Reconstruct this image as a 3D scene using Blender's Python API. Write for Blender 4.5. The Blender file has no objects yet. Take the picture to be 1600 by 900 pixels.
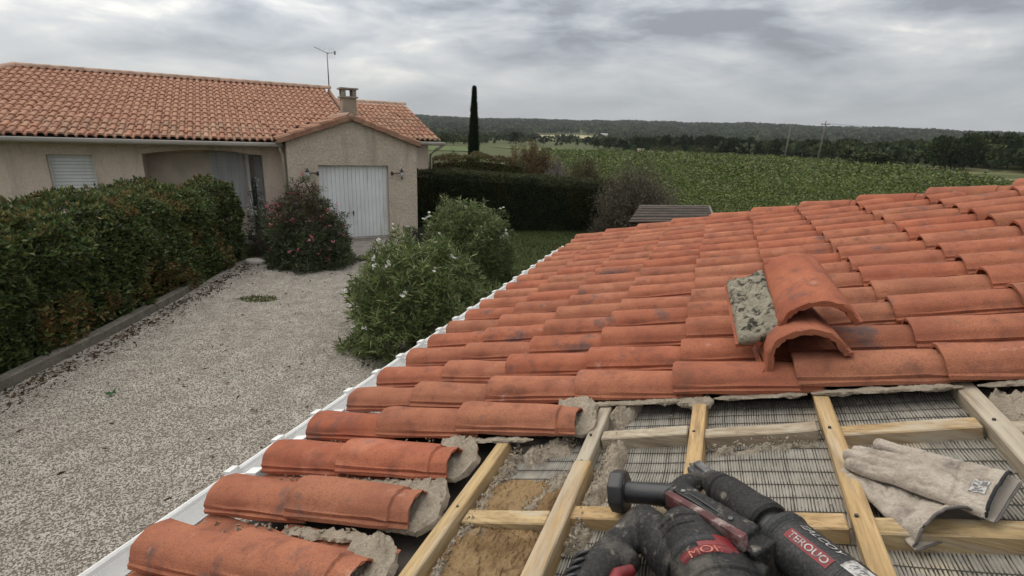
import bpy, bmesh, math, random
import numpy as np
from mathutils import Vector, Matrix, noise as mnoise
R_ = math.radians
rng = np.random.default_rng(7)
random.seed(7)
SC = bpy.context.scene
COL = SC.collection
# ------------------------------------------------------------------ camera
CAM_Z = 3.15
PITCH = math.atan(235/800); ROLL = R_(2.1)
cp, sp, cr, sr = math.cos(PITCH), math.sin(PITCH), math.cos(ROLL), math.sin(ROLL)
cF = np.array([0, cp, -sp]); _U = np.array([0, sp, cp]); _R = np.array([1., 0, 0])
cR = cr*_R + sr*_U; cU = -sr*_R + cr*_U
cam_d = bpy.data.cameras.new('camera'); cam = bpy.data.objects.new('camera', cam_d); COL.objects.link(cam)
cam.matrix_world = Matrix([[cR[0], cU[0], -cF[0], 0], [cR[1], cU[1], -cF[1], 0], [cR[2], cU[2], -cF[2], CAM_Z], [0, 0, 0, 1]])
cam_d.sensor_width = 36; cam_d.lens = 18; cam_d.clip_start = .02; cam_d.clip_end = 20000
SC.camera = cam
# ------------------------------------------------------------------ world, sun, exposure
SUN_AZ, SUN_EL = R_(-48), R_(48)
w = bpy.data.worlds.new("World"); SC.world = w; w.use_nodes = True
def build_world():
    nt = w.node_tree; N = nt.nodes; L = nt.links; N.clear()
    out = N.new('ShaderNodeOutputWorld')
    sky = N.new('ShaderNodeTexSky'); sky.sky_type = 'NISHITA'; sky.sun_disc = False
    sky.sun_elevation = SUN_EL; sky.sun_rotation = SUN_AZ
    b1 = N.new('ShaderNodeBackground'); b1.inputs['Strength'].default_value = .10
    L.new(sky.outputs[0], b1.inputs[0])
    tc = N.new('ShaderNodeTexCoord')
    sx = N.new('ShaderNodeSeparateXYZ'); L.new(tc.outputs['Generated'], sx.inputs[0])
    def math_(op, a, b=None, clamp=False):
        m = N.new('ShaderNodeMath'); m.operation = op; m.use_clamp = clamp
        for i, v in enumerate((a, b)):
            if v is None: continue
            if hasattr(v, 'links'): L.new(v, m.inputs[i])
            else: m.inputs[i].default_value = v
        return m.outputs[0]
    zc = math_('MAXIMUM', sx.outputs[2], 0.0)
    def noise(scale, detail, rough, dist, off=(0, 0, 0), sc=(1, 1, 1)):
        mp = N.new('ShaderNodeMapping'); L.new(tc.outputs['Generated'], mp.inputs[0]); mp.inputs['Location'].default_value = off; mp.inputs['Scale'].default_value = sc
        n = N.new('ShaderNodeTexNoise'); n.inputs['Scale'].default_value = scale; n.inputs['Detail'].default_value = detail
        n.inputs['Roughness'].default_value = rough; n.inputs['Distortion'].default_value = dist
        L.new(mp.outputs[0], n.inputs[0]); return n.outputs[0]
    n1 = noise(3.0, 7, .50, .55, (3.4, 1.9, .6), (1, 1, 3.6))
    n2 = noise(8.5, 6, .55, .4, (2, 5, 1.3), (1, 1, 3.2))
    mix = math_('ADD', math_('MULTIPLY', n1, .70), math_('MULTIPLY', n2, .30))
    # cloud relief is strongest higher up, the layer is even near the horizon
    amp = N.new('ShaderNodeMapRange'); amp.inputs[1].default_value = .03; amp.inputs[2].default_value = .20; amp.inputs[3].default_value = .18; amp.inputs[4].default_value = 1.15
    L.new(zc, amp.inputs[0])
    mixc = math_('ADD', math_('MULTIPLY', math_('SUBTRACT', mix, .5), amp.outputs[0]), .5)
    # the thin side of the cloud layer, towards the hidden sun
    sd = N.new('ShaderNodeVectorMath'); sd.operation = 'DOT_PRODUCT'; L.new(tc.outputs['Generated'], sd.inputs[0])
    sd.inputs[1].default_value = (math.sin(SUN_AZ)*math.cos(SUN_EL), math.cos(SUN_AZ)*math.cos(SUN_EL), math.sin(SUN_EL))
    sun = N.new('ShaderNodeMapRange'); sun.inputs[1].default_value = .50; sun.inputs[2].default_value = 1.0; sun.inputs[3].default_value = 0; sun.inputs[4].default_value = 1; sun.interpolation_type = 'SMOOTHSTEP'
    L.new(sd.outputs['Value'], sun.inputs[0])
    t = math_('ADD', mixc, math_('MULTIPLY', sun.outputs[0], .105))
    rp = N.new('ShaderNodeValToRGB'); L.new(t, rp.inputs[0])
    e = rp.color_ramp.elements
    e[0].position = .39; e[0].color = (.30, .31, .335, 1)
    e[1].position = .64; e[1].color = (.95, .92, .85, 1)
    for p, c in ((.44, (.385, .405, .435, 1)), (.50, (.50, .52, .545, 1)), (.57, (.66, .665, .66, 1))):
        k = e.new(p); k.color = c
    b2 = N.new('ShaderNodeBackground'); L.new(rp.outputs[0], b2.inputs[0])
    st = math_('MULTIPLY', math_('ADD', math_('MULTIPLY', zc, 2.0), 1.0), math_('ADD', math_('MULTIPLY', sun.outputs[0], .22), .66))
    L.new(st, b2.inputs['Strength'])
    ms = N.new('ShaderNodeMixShader'); ms.inputs[0].default_value = .93
    L.new(b1.outputs[0], ms.inputs[1]); L.new(b2.outputs[0], ms.inputs[2]); L.new(ms.outputs[0], out.inputs[0])
build_world()
sl = bpy.data.lights.new('sun', 'SUN'); sl.energy = 1.1; sl.angle = R_(75); sl.color = (1, .95, .87)
so = bpy.data.objects.new('sun', sl); COL.objects.link(so)
sdir = Vector((math.sin(SUN_AZ)*math.cos(SUN_EL), math.cos(SUN_AZ)*math.cos(SUN_EL), math.sin(SUN_EL)))
so.rotation_euler = sdir.to_track_quat('Z', 'Y').to_euler(); so.location = (-8, 8, 12)
SC.view_settings.view_transform = 'Standard'; SC.view_settings.look = 'None'
SC.view_settings.exposure = .27; SC.view_settings.gamma = 1
# ------------------------------------------------------------------ materials
def pmat(name, c1, c2=None, scale=4, rough=.85, bump=0., bscale=60, orand=0., spec=.3, metal=0, stretch=(1, 1, 1),
         spots=None, attr=False, lo=.35, hi=.65, bdist=.01, transl=0., coord='pos', grain=None, rot=None):
    m = bpy.data.materials.new(name); m.use_nodes = True
    nt = m.node_tree; N = nt.nodes; L = nt.links
    b = N['Principled BSDF']; b.inputs['Roughness'].default_value = rough; b.inputs['Metallic'].default_value = metal
    b.inputs['Specular IOR Level'].default_value = spec
    if coord == 'pos': g = N.new('ShaderNodeNewGeometry'); src = g.outputs['Position']
    else: g = N.new('ShaderNodeTexCoord'); src = g.outputs['Object']
    mp = N.new('ShaderNodeMapping'); mp.inputs['Scale'].default_value = stretch; L.new(src, mp.inputs[0])
    if rot is not None: mp.vector_type = 'TEXTURE'; mp.inputs['Rotation'].default_value = (0, 0, rot)
    def nz(s, d=5, r=.6):
        n = N.new('ShaderNodeTexNoise'); n.inputs['Scale'].default_value = s; n.inputs['Detail'].default_value = d; n.inputs['Roughness'].default_value = r
        L.new(mp.outputs[0], n.inputs[0]); return n.outputs[0]
    def mixc(f, a, bb, mode='MIX'):
        x = N.new('ShaderNodeMix'); x.data_type = 'RGBA'; x.blend_type = mode
        if hasattr(f, 'links'): L.new(f, x.inputs[0])
        else: x.inputs[0].default_value = f
        for i, v in ((6, a), (7, bb)):
            if hasattr(v, 'links'): L.new(v, x.inputs[i])
            else: x.inputs[i].default_value = (*v, 1)
        return x.outputs[2]
    def rng_(v, a, bb, c=0, d=1):
        r = N.new('ShaderNodeMapRange'); r.inputs[1].default_value = a; r.inputs[2].default_value = bb; r.inputs[3].default_value = c; r.inputs[4].default_value = d
        L.new(v, r.inputs[0]); return r.outputs[0]
    c2 = c2 or tuple(x*.7 for x in c1)
    if attr:
        at = N.new('ShaderNodeAttribute'); at.attribute_name = 'col'
        col = mixc(1.0, at.outputs['Color'], mixc(rng_(nz(scale), lo, hi), c1, c2), 'MULTIPLY')
    else:
        col = mixc(rng_(nz(scale), lo, hi), c1, c2)
    if grain:   # (scale, colour, amount)
        col = mixc(rng_(nz(grain[0], 3, .7), .45, .7, 0, grain[2]), col, grain[1])
    if orand:
        oi = N.new('ShaderNodeObjectInfo')
        h = N.new('ShaderNodeHueSaturation'); L.new(col, h.inputs['Color'])
        L.new(rng_(oi.outputs['Random'], 0, 1, 1-orand, 1+orand), h.inputs['Value'])
        wn = N.new('ShaderNodeTexWhiteNoise'); wn.noise_dimensions = '1D'; L.new(oi.outputs['Random'], wn.inputs['W'])
        L.new(rng_(wn.outputs['Value'], 0, 1, .5-orand*.05, .5+orand*.05), h.inputs['Hue'])
        L.new(rng_(wn.outputs['Value'], 0, 1, 1+orand*.4, 1-orand*.5), h.inputs['Saturation'])
        col = h.outputs[0]
    for s in (spots or []):   # (scale, colour, lo, hi[, stretch])
        if len(s) == 5:
            m2 = N.new('ShaderNodeMapping'); m2.inputs['Scale'].default_value = s[4]; L.new(src, m2.inputs[0]); n = N.new('ShaderNodeTexNoise'); n.inputs['Scale'].default_value = s[0]; n.inputs['Detail'].default_value = 6; L.new(m2.outputs[0], n.inputs[0])
            col = mixc(rng_(n.outputs[0], s[2], s[3]), col, s[1])
        else: col = mixc(rng_(nz(s[0], 6, .65), s[2], s[3]), col, s[1])
    L.new(col, b.inputs['Base Color'])
    if bump:
        bp = N.new('ShaderNodeBump'); bp.inputs['Strength'].default_value = bump; bp.inputs['Distance'].default_value = bdist
        L.new(nz(bscale, 6, .7), bp.inputs['Height']); L.new(bp.outputs[0], b.inputs['Normal'])
    if transl:
        out = N['Material Output']; t = N.new('ShaderNodeBsdfTranslucent'); L.new(col, t.inputs[0])
        ms = N.new('ShaderNodeMixShader'); ms.inputs[0].default_value = transl
        L.new(b.outputs[0], ms.inputs[1]); L.new(t.outputs[0], ms.inputs[2]); L.new(ms.outputs[0], out.inputs[0])
    return m
M = {}
M['tile'] = pmat('terracotta', (.40, .148, .080), (.295, .098, .056), 7, .92, .7, 190, orand=.085, spec=.12, bdist=.004,
                 grain=(330, (.16, .07, .05), .75), spots=[(30, (.27, .10, .065), .56, .72), (150, (.23, .09, .06), .55, .66), (5.6, (.10, .078, .075), .59, .72), (14, (.20, .085, .055), .54, .70), (2.3, (.54, .25, .17), .60, .85), (11, (.46, .27, .21), .64, .78), (60, (.40, .33, .28), .70, .76)])
M['tile_far'] = pmat('terracotta_sanded', (.35, .20, .13), (.25, .128, .085), 5, .9, .2, 60, orand=.16, spec=.15, spots=[(3, (.30, .2, .15), .58, .8)])
M['ridge'] = pmat('terracotta_ridge', (.44, .31, .235), (.36, .235, .17), 5, .9, .3, 60, orand=.12, spec=.15)
M['mortar'] = pmat('mortar', (.47, .40, .31), (.34, .28, .21), 20, .95, 1., 130, spec=.05, bdist=.012, grain=(260, (.25, .21, .17), .6), spots=[(45, (.26, .22, .18), .60, .74)])
M['mossmortar'] = pmat('mossy_mortar', (.50, .45, .35), (.36, .32, .24), 16, .95, 1., 120, spec=.1, bdist=.02, grain=(70, (.2, .18, .13), .5), spots=[(34, (.065, .063, .05), .50, .60)])
for _n, _ax, _c1, _c2, _s in (('wood', 1, (.47, .33, .165), (.33, .22, .105), (.19, .12, .065)), ('woodx', 0, (.46, .33, .175), (.33, .225, .11), (.19, .12, .065)), ('woodold', 1, (.40, .345, .265), (.27, .215, .15), (.17, .135, .095)), ('woodoldx', 0, (.41, .35, .265), (.28, .22, .15), (.17, .135, .095))):
    _st = (1/1.0, 1/14, 1/1.0) if _ax == 0 else (1/14, 1/1.0, 1/14)
    M[_n] = pmat('pine_batten' if 'old' not in _n else 'dusty_batten', _c1, _c2, 2.4, .8, .6, 16, stretch=(_st if _ax else (1/1.0, 1/14, 1/14)), rot=R_(-21.17 if _ax else -21.17), spec=.15, orand=.10, bdist=.003,
                  grain=(7, _s, .75), spots=[(1.1, (.42, .37, .29), .50, .68), (3.6, (.16, .10, .06), .66, .74)])
M['reed'] = pmat('pale_reed', (.275, .255, .22), (.195, .178, .15), 14, .8, .3, 200, spec=.2, bdist=.002, spots=[(5, (.44, .37, .26), .55, .75), (90, (.27, .24, .19), .52, .75)])
M['felt'] = pmat('brown_felt', (.115, .105, .09), (.08, .074, .062), 30, .95)
M['string'] = pmat('dark_string', (.09, .08, .066), None, 30, .9)
M['sawdust'] = pmat('sawdust', (.33, .22, .115), (.18, .11, .055), 9, .95, 1., 130, spec=.05, bdist=.012, lo=.4, hi=.6, spots=[(40, (.15, .09, .05), .55, .7), (4, (.42, .35, .25), .58, .75)])
M['deck'] = pmat('dark_board', (.10, .085, .07), None, 9, .9, .3)
M['pvc'] = pmat('white_pvc', (.70, .695, .68), (.60, .595, .58), 3, .4, .05, 30, spec=.4, spots=[(9, (.42, .39, .34), .56, .78), (30, (.35, .32, .28), .64, .76)])
M['stucco'] = pmat('stucco', (.74, .62, .50), (.64, .53, .425), 2.2, .95, 1., 18, spec=.1, bdist=.08, grain=(24, (.34, .28, .22), .6), spots=[(.9, (.50, .42, .33), .55, .8), (3, (.40, .34, .275), .56, .78, (1, 1, .16))])
M['stucco2'] = pmat('stucco_smooth', (.70, .58, .48), (.63, .515, .42), 1.2, .95, .7, 26, spec=.1, bdist=.02, grain=(24, (.34, .27, .21), .4), spots=[(.8, (.50, .41, .33), .55, .8), (3, (.40, .335, .275), .56, .78, (1, 1, .16))])
M['plaster_dim'] = pmat('porch_plaster', (.68, .58, .47), None, 1.5, .95, .4, 30, spec=.1)
M['white'] = pmat('white_paint', (.74, .75, .75), (.66, .67, .67), 2, .5, .05, 40, spec=.35, spots=[(6, (.52, .50, .46), .62, .85), (4, (.50, .48, .44), .54, .76, (1, 1, .15))])
M['cream'] = pmat('cream_metal', (.58, .52, .44), None, 2, .5, spec=.3)
M['greyalu'] = pmat('aged_zinc', (.52, .48, .43), (.44, .40, .36), 3, .5, spec=.3)
M['glass'] = pmat('window_glass', (.05, .055, .06), None, 2, .08, spec=.6)
M['curtain'] = pmat('curtain', (.56, .56, .55), (.42, .42, .42), 3, .85, stretch=(6, 6, .3))
M['concrete'] = pmat('concrete', (.34, .31, .27), (.25, .225, .19), 6, .95, .6, 60, spec=.1, grain=(60, (.17, .15, .12), .5))
M['kerb'] = pmat('old_concrete', (.20, .18, .15), (.13, .115, .095), 5, .95, .8, 50, spec=.05, grain=(40, (.08, .075, .06), .6))
M['chim'] = pmat('chimney_render', (.33, .275, .22), (.27, .22, .18), 3, .95, .8, 40, spec=.1)
M['steel'] = pmat('galvanised_steel', (.30, .30, .30), None, 8, .4, metal=.6)
M['dark_iron'] = pmat('dark_iron', (.04, .038, .035), None, 8, .5, spec=.4)
M['lampglass'] = pmat('lamp_glass', (.5, .5, .48), None, 3, .15, spec=.6)
M['rubber'] = pmat('dusty_rubber', (.010, .010, .011), (.022, .021, .020), 18, .6, .5, 90, spec=.22, coord='obj', bdist=.004, grain=(160, (.075, .068, .058), .4), spots=[(34, (.24, .215, .18), .60, .74), (10, (.10, .09, .076), .54, .72)])
M['blackplastic'] = pmat('black_plastic', (.013, .013, .014), (.022, .022, .023), 18, .38, .3, 90, spec=.5, coord='obj', bdist=.003, spots=[(26, (.30, .28, .25), .66, .74)])
M['bodyplastic'] = pmat('dark_grey_plastic', (.014, .014, .016), (.022, .022, .023), 10, .5, .4, 300, spec=.28, coord='obj', bdist=.001, grain=(220, (.10, .095, .085), .4), spots=[(24, (.13, .12, .105), .62, .80)])
M['redplastic'] = pmat('red_plastic', (.20, .02, .022), (.12, .016, .017), 10, .45, .1, 60, spec=.4, coord='obj', spots=[(24, (.17, .06, .05), .58, .75)])
M['dustyred'] = pmat('dusty_red_bar', (.13, .045, .045), (.07, .03, .03), 20, .7, .4, 90, coord='obj', spots=[(24, (.30, .235, .21), .50, .66), (60, (.05, .04, .038), .58, .7)])
M['metalbit'] = pmat('worn_steel', (.10, .10, .10), (.24, .235, .225), 26, .45, .3, 80, metal=.5, coord='obj', lo=.45, hi=.6)
M['label_red'] = pmat('label_red', (.22, .022, .028), (.13, .03, .03), 90, .5, spots=[(60, (.10, .07, .065), .58, .72)])
M['label_white'] = pmat('label_white', (.62, .60, .58), (.45, .43, .42), 60, .5)
M['label_worn'] = pmat('label_worn', (.42, .40, .38), (.13, .12, .115), 130, .6, lo=.42, hi=.62)
M['label_orange'] = pmat('label_orange', (.50, .17, .11), (.22, .05, .045), 110, .5, lo=.42, hi=.6)
M['label_print'] = pmat('label_print', (.16, .15, .15), None, 30, .6)
M['leather'] = pmat('suede_leather', (.47, .41, .345), (.36, .305, .25), 14, .92, .9, 110, spec=.08, bdist=.006, grain=(240, (.2, .17, .14), .4), spots=[(13, (.17, .145, .12), .52, .70), (30, (.50, .445, .385), .60, .78)])
M['cuffcloth'] = pmat('cuff_leather', (.41, .36, .305), (.32, .275, .23), 12, .9, .5, 120, spec=.1, bdist=.003)
M['binding'] = pmat('dark_binding', (.16, .145, .13), (.10, .09, .08), 30, .9, .4, 200)
M['blackbinding'] = pmat('black_binding', (.03, .03, .032), None, 30, .9, .4, 200)
M['gravelbase'] = pmat('gravel_bed', (.25, .22, .185), (.17, .15, .125), 40, .95, 1., 110, spec=.1, bdist=.02, grain=(90, (.16, .135, .11), .6))
M['pebble'] = pmat('limestone_pebble', (.43, .39, .335), (.315, .283, .24), 3, .9, .3, 80, orand=.19, spec=.15)
M['earth'] = pmat('field_earth', (.065, .08, .032), (.085, .085, .042), .8, .95, .5, 12, spec=.05)
M['grassbase'] = pmat('lawn_soil', (.045, .065, .022), (.06, .06, .028), 2, .95, spec=.05)
M['leaf'] = pmat('leaf', (1, 1, 1), (.72, .74, .68), 3, .5, attr=True, spec=.25, transl=.22)
M['leafdull'] = pmat('leaf_dull', (1, 1, 1), (.74, .74, .72), 2, .75, attr=True, spec=.1, transl=.12)
M['farleaf'] = pmat('far_leaf', (1, 1, 1), (.68, .7, .68), .12, .9, attr=True, spec=.05)
M['bark'] = pmat('bark', (.10, .08, .06), (.055, .045, .035), 9, .95, .8, 40, spec=.1)
M['twig'] = pmat('twig', (.17, .13, .10), (.10, .08, .065), 9, .95, spec=.1)
M['petal'] = pmat('petal', (1, 1, 1), (.85, .85, .85), 20, .6, attr=True, spec=.2, transl=.3)
M['core'] = pmat('dark_core', (.035, .037, .02), (.02, .02, .012), 8, 1., spec=0)  # dark filler tone standing in for shade deep inside foliage
M['straw'] = pmat('straw_field', (.36, .31, .17), (.26, .23, .12), .03, .95, spec=.05)
M['drygrass'] = pmat('dry_grass', (.17, .16, .085), (.12, .125, .06), .05, .95, spec=.05)
M['green'] = pmat('green_field', (.105, .135, .05), (.08, .105, .045), .03, .95, spec=.05)
M['plough'] = pmat('ploughed_field', (.13, .085, .065), (.10, .07, .055), .03, .95, spec=.05)
M['shedroof'] = pmat('weathered_boards', (.075, .058, .045), (.045, .036, .029), 3, .9, .6, 40, orand=.2, spec=.1, spots=[(7, (.18, .16, .13), .6, .75)])
M['polewood'] = pmat('pole_wood', (.20, .18, .155), (.14, .125, .11), 3, .9, spec=.1)
M['farwhite'] = pmat('far_render', (.62, .60, .56), None, .5, .9)
# ------------------------------------------------------------------ builders
def V3(*a): return np.array(a, float)
def wl(o):   # world location of an unrotated parent chain
    p = np.zeros(3)
    while o is not None: p += np.array(o.location); o = o.parent
    return p
def mesh_np(name, V, F, mat, smooth=False, col=None):
    me = bpy.data.meshes.new(name); V = np.asarray(V, float)
    if isinstance(F, np.ndarray):
        k = F.shape[1]
        me.vertices.add(len(V)); me.vertices.foreach_set('co', V.ravel())
        me.loops.add(F.size); me.loops.foreach_set('vertex_index', F.ravel().astype(np.int32))
        me.polygons.add(len(F)); me.polygons.foreach_set('loop_start', np.arange(0, F.size, k, dtype=np.int32))
        me.update(calc_edges=True); me.validate()
    else:
        me.from_pydata([tuple(v) for v in V], [], [tuple(int(i) for i in f) for f in F]); me.update()
    for m in (mat if isinstance(mat, (list, tuple)) else [mat]): me.materials.append(m)
    if smooth: me.polygons.foreach_set('use_smooth', [True]*len(me.polygons))
    if col is not None:
        a = me.color_attributes.new('col', 'FLOAT_COLOR', 'POINT')
        c = np.ones((len(V), 4)); c[:, :3] = col; a.data.foreach_set('color', c.ravel().astype(np.float32))
    return me
def link(name, me, parent=None, loc=(0, 0, 0)):
    o = bpy.data.objects.new(name, me); COL.objects.link(o)
    if parent is not None:
        o.parent = parent; o.location = Vector(np.array(loc)-wl(parent))
    else: o.location = loc
    return o
def obj(name, V, F, mat, parent=None, smooth=False, origin=None, col=None):
    """V in world coordinates; origin = where the object's own origin goes."""
    V = np.asarray(V, float)
    if origin is None: origin = wl(parent) if parent is not None else V3(V[:, 0].mean(), V[:, 1].mean(), V[:, 2].min())
    return link(name, mesh_np(name, V-np.asarray(origin), F, mat, smooth, col), parent, origin)
def thing(name, label, cat, loc, group=None):
    o = bpy.data.objects.new(name, None); COL.objects.link(o); o.location = loc; o.empty_display_size = .2
    return tag(o, label, cat, group)
def tag(o, label=None, cat=None, group=None, kind=None):
    for k, v in (('label', label), ('category', cat), ('group', group), ('kind', kind)):
        if v: o[k] = v
    return o
class MB:
    def __init__(s): s.V = []; s.F = []
    def add(s, V, F):
        b = len(s.V); s.V += [tuple(map(float, v)) for v in V]; s.F += [tuple(int(i)+b for i in f) for f in F]; return s
    def box(s, o, ax, ay, az):   # corner + three edge vectors
        o, ax, ay, az = map(lambda v: np.array(v, float), (o, ax, ay, az))
        P = [o, o+ax, o+ax+ay, o+ay]; P += [p+az for p in P]
        F = [(0, 3, 2, 1), (4, 5, 6, 7), (0, 1, 5, 4), (1, 2, 6, 5), (2, 3, 7, 6), (3, 0, 4, 7)]
        if np.dot(np.cross(ax, ay), az) < 0: F = [f[::-1] for f in F]
        return s.add(P, F)
    def tube(s, P, r, n=8, caps=True):
        P = [np.array(p, float) for p in P]; r = r if hasattr(r, '__len__') else [r]*len(P)
        V = []; F = []
        for i, p in enumerate(P):
            t = P[min(i+1, len(P)-1)]-P[max(i-1, 0)]; t /= np.linalg.norm(t)+1e-9
            a = np.cross(t, (0, 0, 1) if abs(t[2]) < .9 else (1, 0, 0)); a /= np.linalg.norm(a); b = np.cross(t, a)
            for k in range(n):
                q = 2*math.pi*k/n; V.append(p+r[i]*(math.cos(q)*a+math.sin(q)*b))
        for i in range(len(P)-1):
            for k in range(n): F.append((i*n+k, i*n+(k+1) % n, (i+1)*n+(k+1) % n, (i+1)*n+k))
        if caps: F.append(tuple(range(n-1, -1, -1))); F.append(tuple((len(P)-1)*n+k for k in range(n)))
        return s.add(V, F)
    def obj(s, name, mat, parent=None, smooth=False, origin=None): return obj(name, s.V, s.F, mat, parent, smooth, origin)
def smooth_by_angle(o, ang=40):
    me = o.data; bm = bmesh.new(); bm.from_mesh(me); c = math.radians(ang)
    for e in bm.edges: e.smooth = not (len(e.link_faces) != 2 or e.calc_face_angle(0) > c)
    for f in bm.faces: f.smooth = True
    bm.to_mesh(me); bm.free(); return o
def bevel(o, wd, seg=2):
    bm = bmesh.new(); bm.from_mesh(o.data)
    bmesh.ops.bevel(bm, geom=bm.edges[:], offset=wd, segments=seg, affect='EDGES', profile=.6, clamp_overlap=True)
    bm.to_mesh(o.data); bm.free(); return smooth_by_angle(o, 50)
def remeshed(name, mb_or_bm, mat, parent, voxel=.004, smooth=6, disp=0., dscale=30, dfun=None):
    """union of overlapping solids grown into one continuous skin"""
    me = bpy.data.meshes.new(name)
    me.from_pydata([tuple(v) for v in mb_or_bm.V], [], [tuple(f) for f in mb_or_bm.F]); me.update()
    o = bpy.data.objects.new(name+'_tmp', me); COL.objects.link(o)
    r = o.modifiers.new('r', 'REMESH'); r.mode = 'VOXEL'; r.voxel_size = voxel
    if smooth: s = o.modifiers.new('s', 'SMOOTH'); s.iterations = smooth; s.factor = .5
    dg = bpy.context.evaluated_depsgraph_get(); dg.update()
    m2 = bpy.data.meshes.new_from_object(o.evaluated_get(dg)); m2.name = name
    bpy.data.objects.remove(o); bpy.data.meshes.remove(me)
    n = len(m2.vertices); V = np.empty(n*3); m2.vertices.foreach_get('co', V); V = V.reshape(-1, 3)
    N = np.empty(n*3); m2.vertices.foreach_get('normal', N); N = N.reshape(-1, 3)
    if disp:
        d = np.array([mnoise.noise(Vector(v*dscale))+.5*mnoise.noise(Vector(v*dscale*2.7)) for v in V]); V = V+N*(d*disp)[:, None]
    if dfun: V = dfun(V, N)
    org = wl(parent) if parent else V.mean(0)
    m2.vertices.foreach_set('co', (V-org).ravel()); m2.materials.clear(); m2.materials.append(mat)
    m2.polygons.foreach_set('use_smooth', [True]*len(m2.polygons)); m2.update()
    return link(name, m2, parent, org)
def grid_faces(nu, nv, closed=False):
    i, j = np.meshgrid(np.arange(nu-1), np.arange(nv if closed else nv-1), indexing='ij')
    j2 = (j+1) % nv
    return np.stack([i*nv+j, (i+1)*nv+j, (i+1)*nv+j2, i*nv+j2], -1).reshape(-1, 4)
def fbm(V, s, o=4):
    t = np.zeros(len(V))
    for k in range(o): t += np.array([mnoise.noise(Vector(v*s*2**k)+Vector((17.3*k, 5, 9))) for v in V])/2**k
    return t
def norm(A): return A/(np.linalg.norm(A, axis=-1, keepdims=True)+1e-9)
def leaf_mesh(P, D, L, W, col, fold=.25, jit=.35):
    """diamond leaves: base P, direction D, length L, width W, one colour per leaf"""
    n = len(P); D = norm(D+rng.normal(0, jit, (n, 3))); S = norm(np.cross(D, rng.normal(0, 1, (n, 3)))); Nn = np.cross(S, D)
    L = np.broadcast_to(L, n)[:, None]; W = np.broadcast_to(W, n)[:, None]
    mid = P+D*L*.45
    A = np.stack([P, mid+S*W*.5+Nn*W*fold, P+D*L-Nn*L*.06, mid-S*W*.5+Nn*W*fold], 1).reshape(-1, 3)
    i = np.arange(n)*4
    F = np.concatenate([np.stack([i, i+1, i+2], 1), np.stack([i, i+2, i+3], 1)])
    return A, F, np.repeat(col, 4, 0)
def leafcol(n, pal, var=.25):
    pal = np.array(pal); k = rng.integers(0, len(pal), n)
    return np.clip(pal[k]*(1+rng.normal(0, var, (n, 1)))*(1+rng.normal(0, .06, (n, 3))), .004, 1)
# ------------------------------------------------------------------ terrain and ground
def sstep(a, b, x): t = np.clip((x-a)/(b-a), 0, 1); return t*t*(3-2*t)
def terr(x, y):
    x = np.asarray(x, float); y = np.asarray(y, float)
    r = np.hypot(x, y); az = np.degrees(np.arctan2(x, y))
    hill = np.interp(az, [-180, -60, -30, -8, 0, 8, 16, 24, 34, 42, 60, 180], [30, 35, 42, 42, 43, 47, 49, 50, 44, 35, 28, 30])
    ripple = 1.2*np.sin(az*.55+1)+.7*np.sin(az*1.7)
    z = .0045*np.clip(r-190, 0, 500)+(hill+ripple)*sstep(430, 1650, r)**1.25
    z = z+2.6*sstep(30, 44, az)*sstep(95, 190, r)+5*sstep(33, 50, az)*sstep(150, 520, r)
    return z
def build_ground():
    rr = np.concatenate([[0.], np.geomspace(3, 160, 26), np.linspace(185, 1900, 60), [2050, 2150]])
    aa = np.linspace(0, 2*math.pi, 181)[:-1]
    Rg, Ag = np.meshgrid(rr, aa, indexing='ij'); X = Rg*np.sin(Ag); Y = Rg*np.cos(Ag)
    Z = terr(X, Y)
    Z = np.where(Rg > 2000, Z*np.where(Rg > 4000, .2, .8), Z)
    o = obj('ground', np.stack([X, Y, Z], -1).reshape(-1, 3), grid_faces(len(rr), len(aa), True)[:, ::-1].copy(), M['earth'], origin=(0, 0, 0), smooth=True)
    tag(o, kind='structure')
build_ground()
def sheet(name, poly, z, mat):
    return tag(obj(name, [(x, y, z) for x, y in poly], [tuple(range(len(poly)))], mat, origin=(0, 0, z)), kind='structure')
GRAVEL = [(-6.2, -3), (-6.15, 5.6), (-6.2, 7.2), (-6.38, 9.7), (-6.7, 12.0), (-6.6, 12.6), (-4.3, 13.3), (-2.9, 14.3), (-1.3, 13.6), (-.9, 12), (-.7, 9), (-1., 5), (-1.6, 2.2), (-3.2, -3)]
sheet('gravel_drive', GRAVEL, .004, M['gravelbase'])
LAWN = [(-2.9, 14.3), (-1.3, 13.6), (-.9, 12), (-.7, 9), (6, 9), (6, 18.6), (3.6, 18.9), (-3.2, 17.6)]
sheet('lawn', LAWN, .004, M['grassbase'])
def inpoly(x, y, P):
    r = np.zeros(len(x), bool); j = len(P)-1
    for i in range(len(P)):
        (xi, yi), (xj, yj) = P[i], P[j]
        c = ((yi > y) != (yj > y)) & (x < (xj-xi)*(y-yi)/(yj-yi+1e-12)+xi); r ^= c; j = i
    return r
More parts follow.
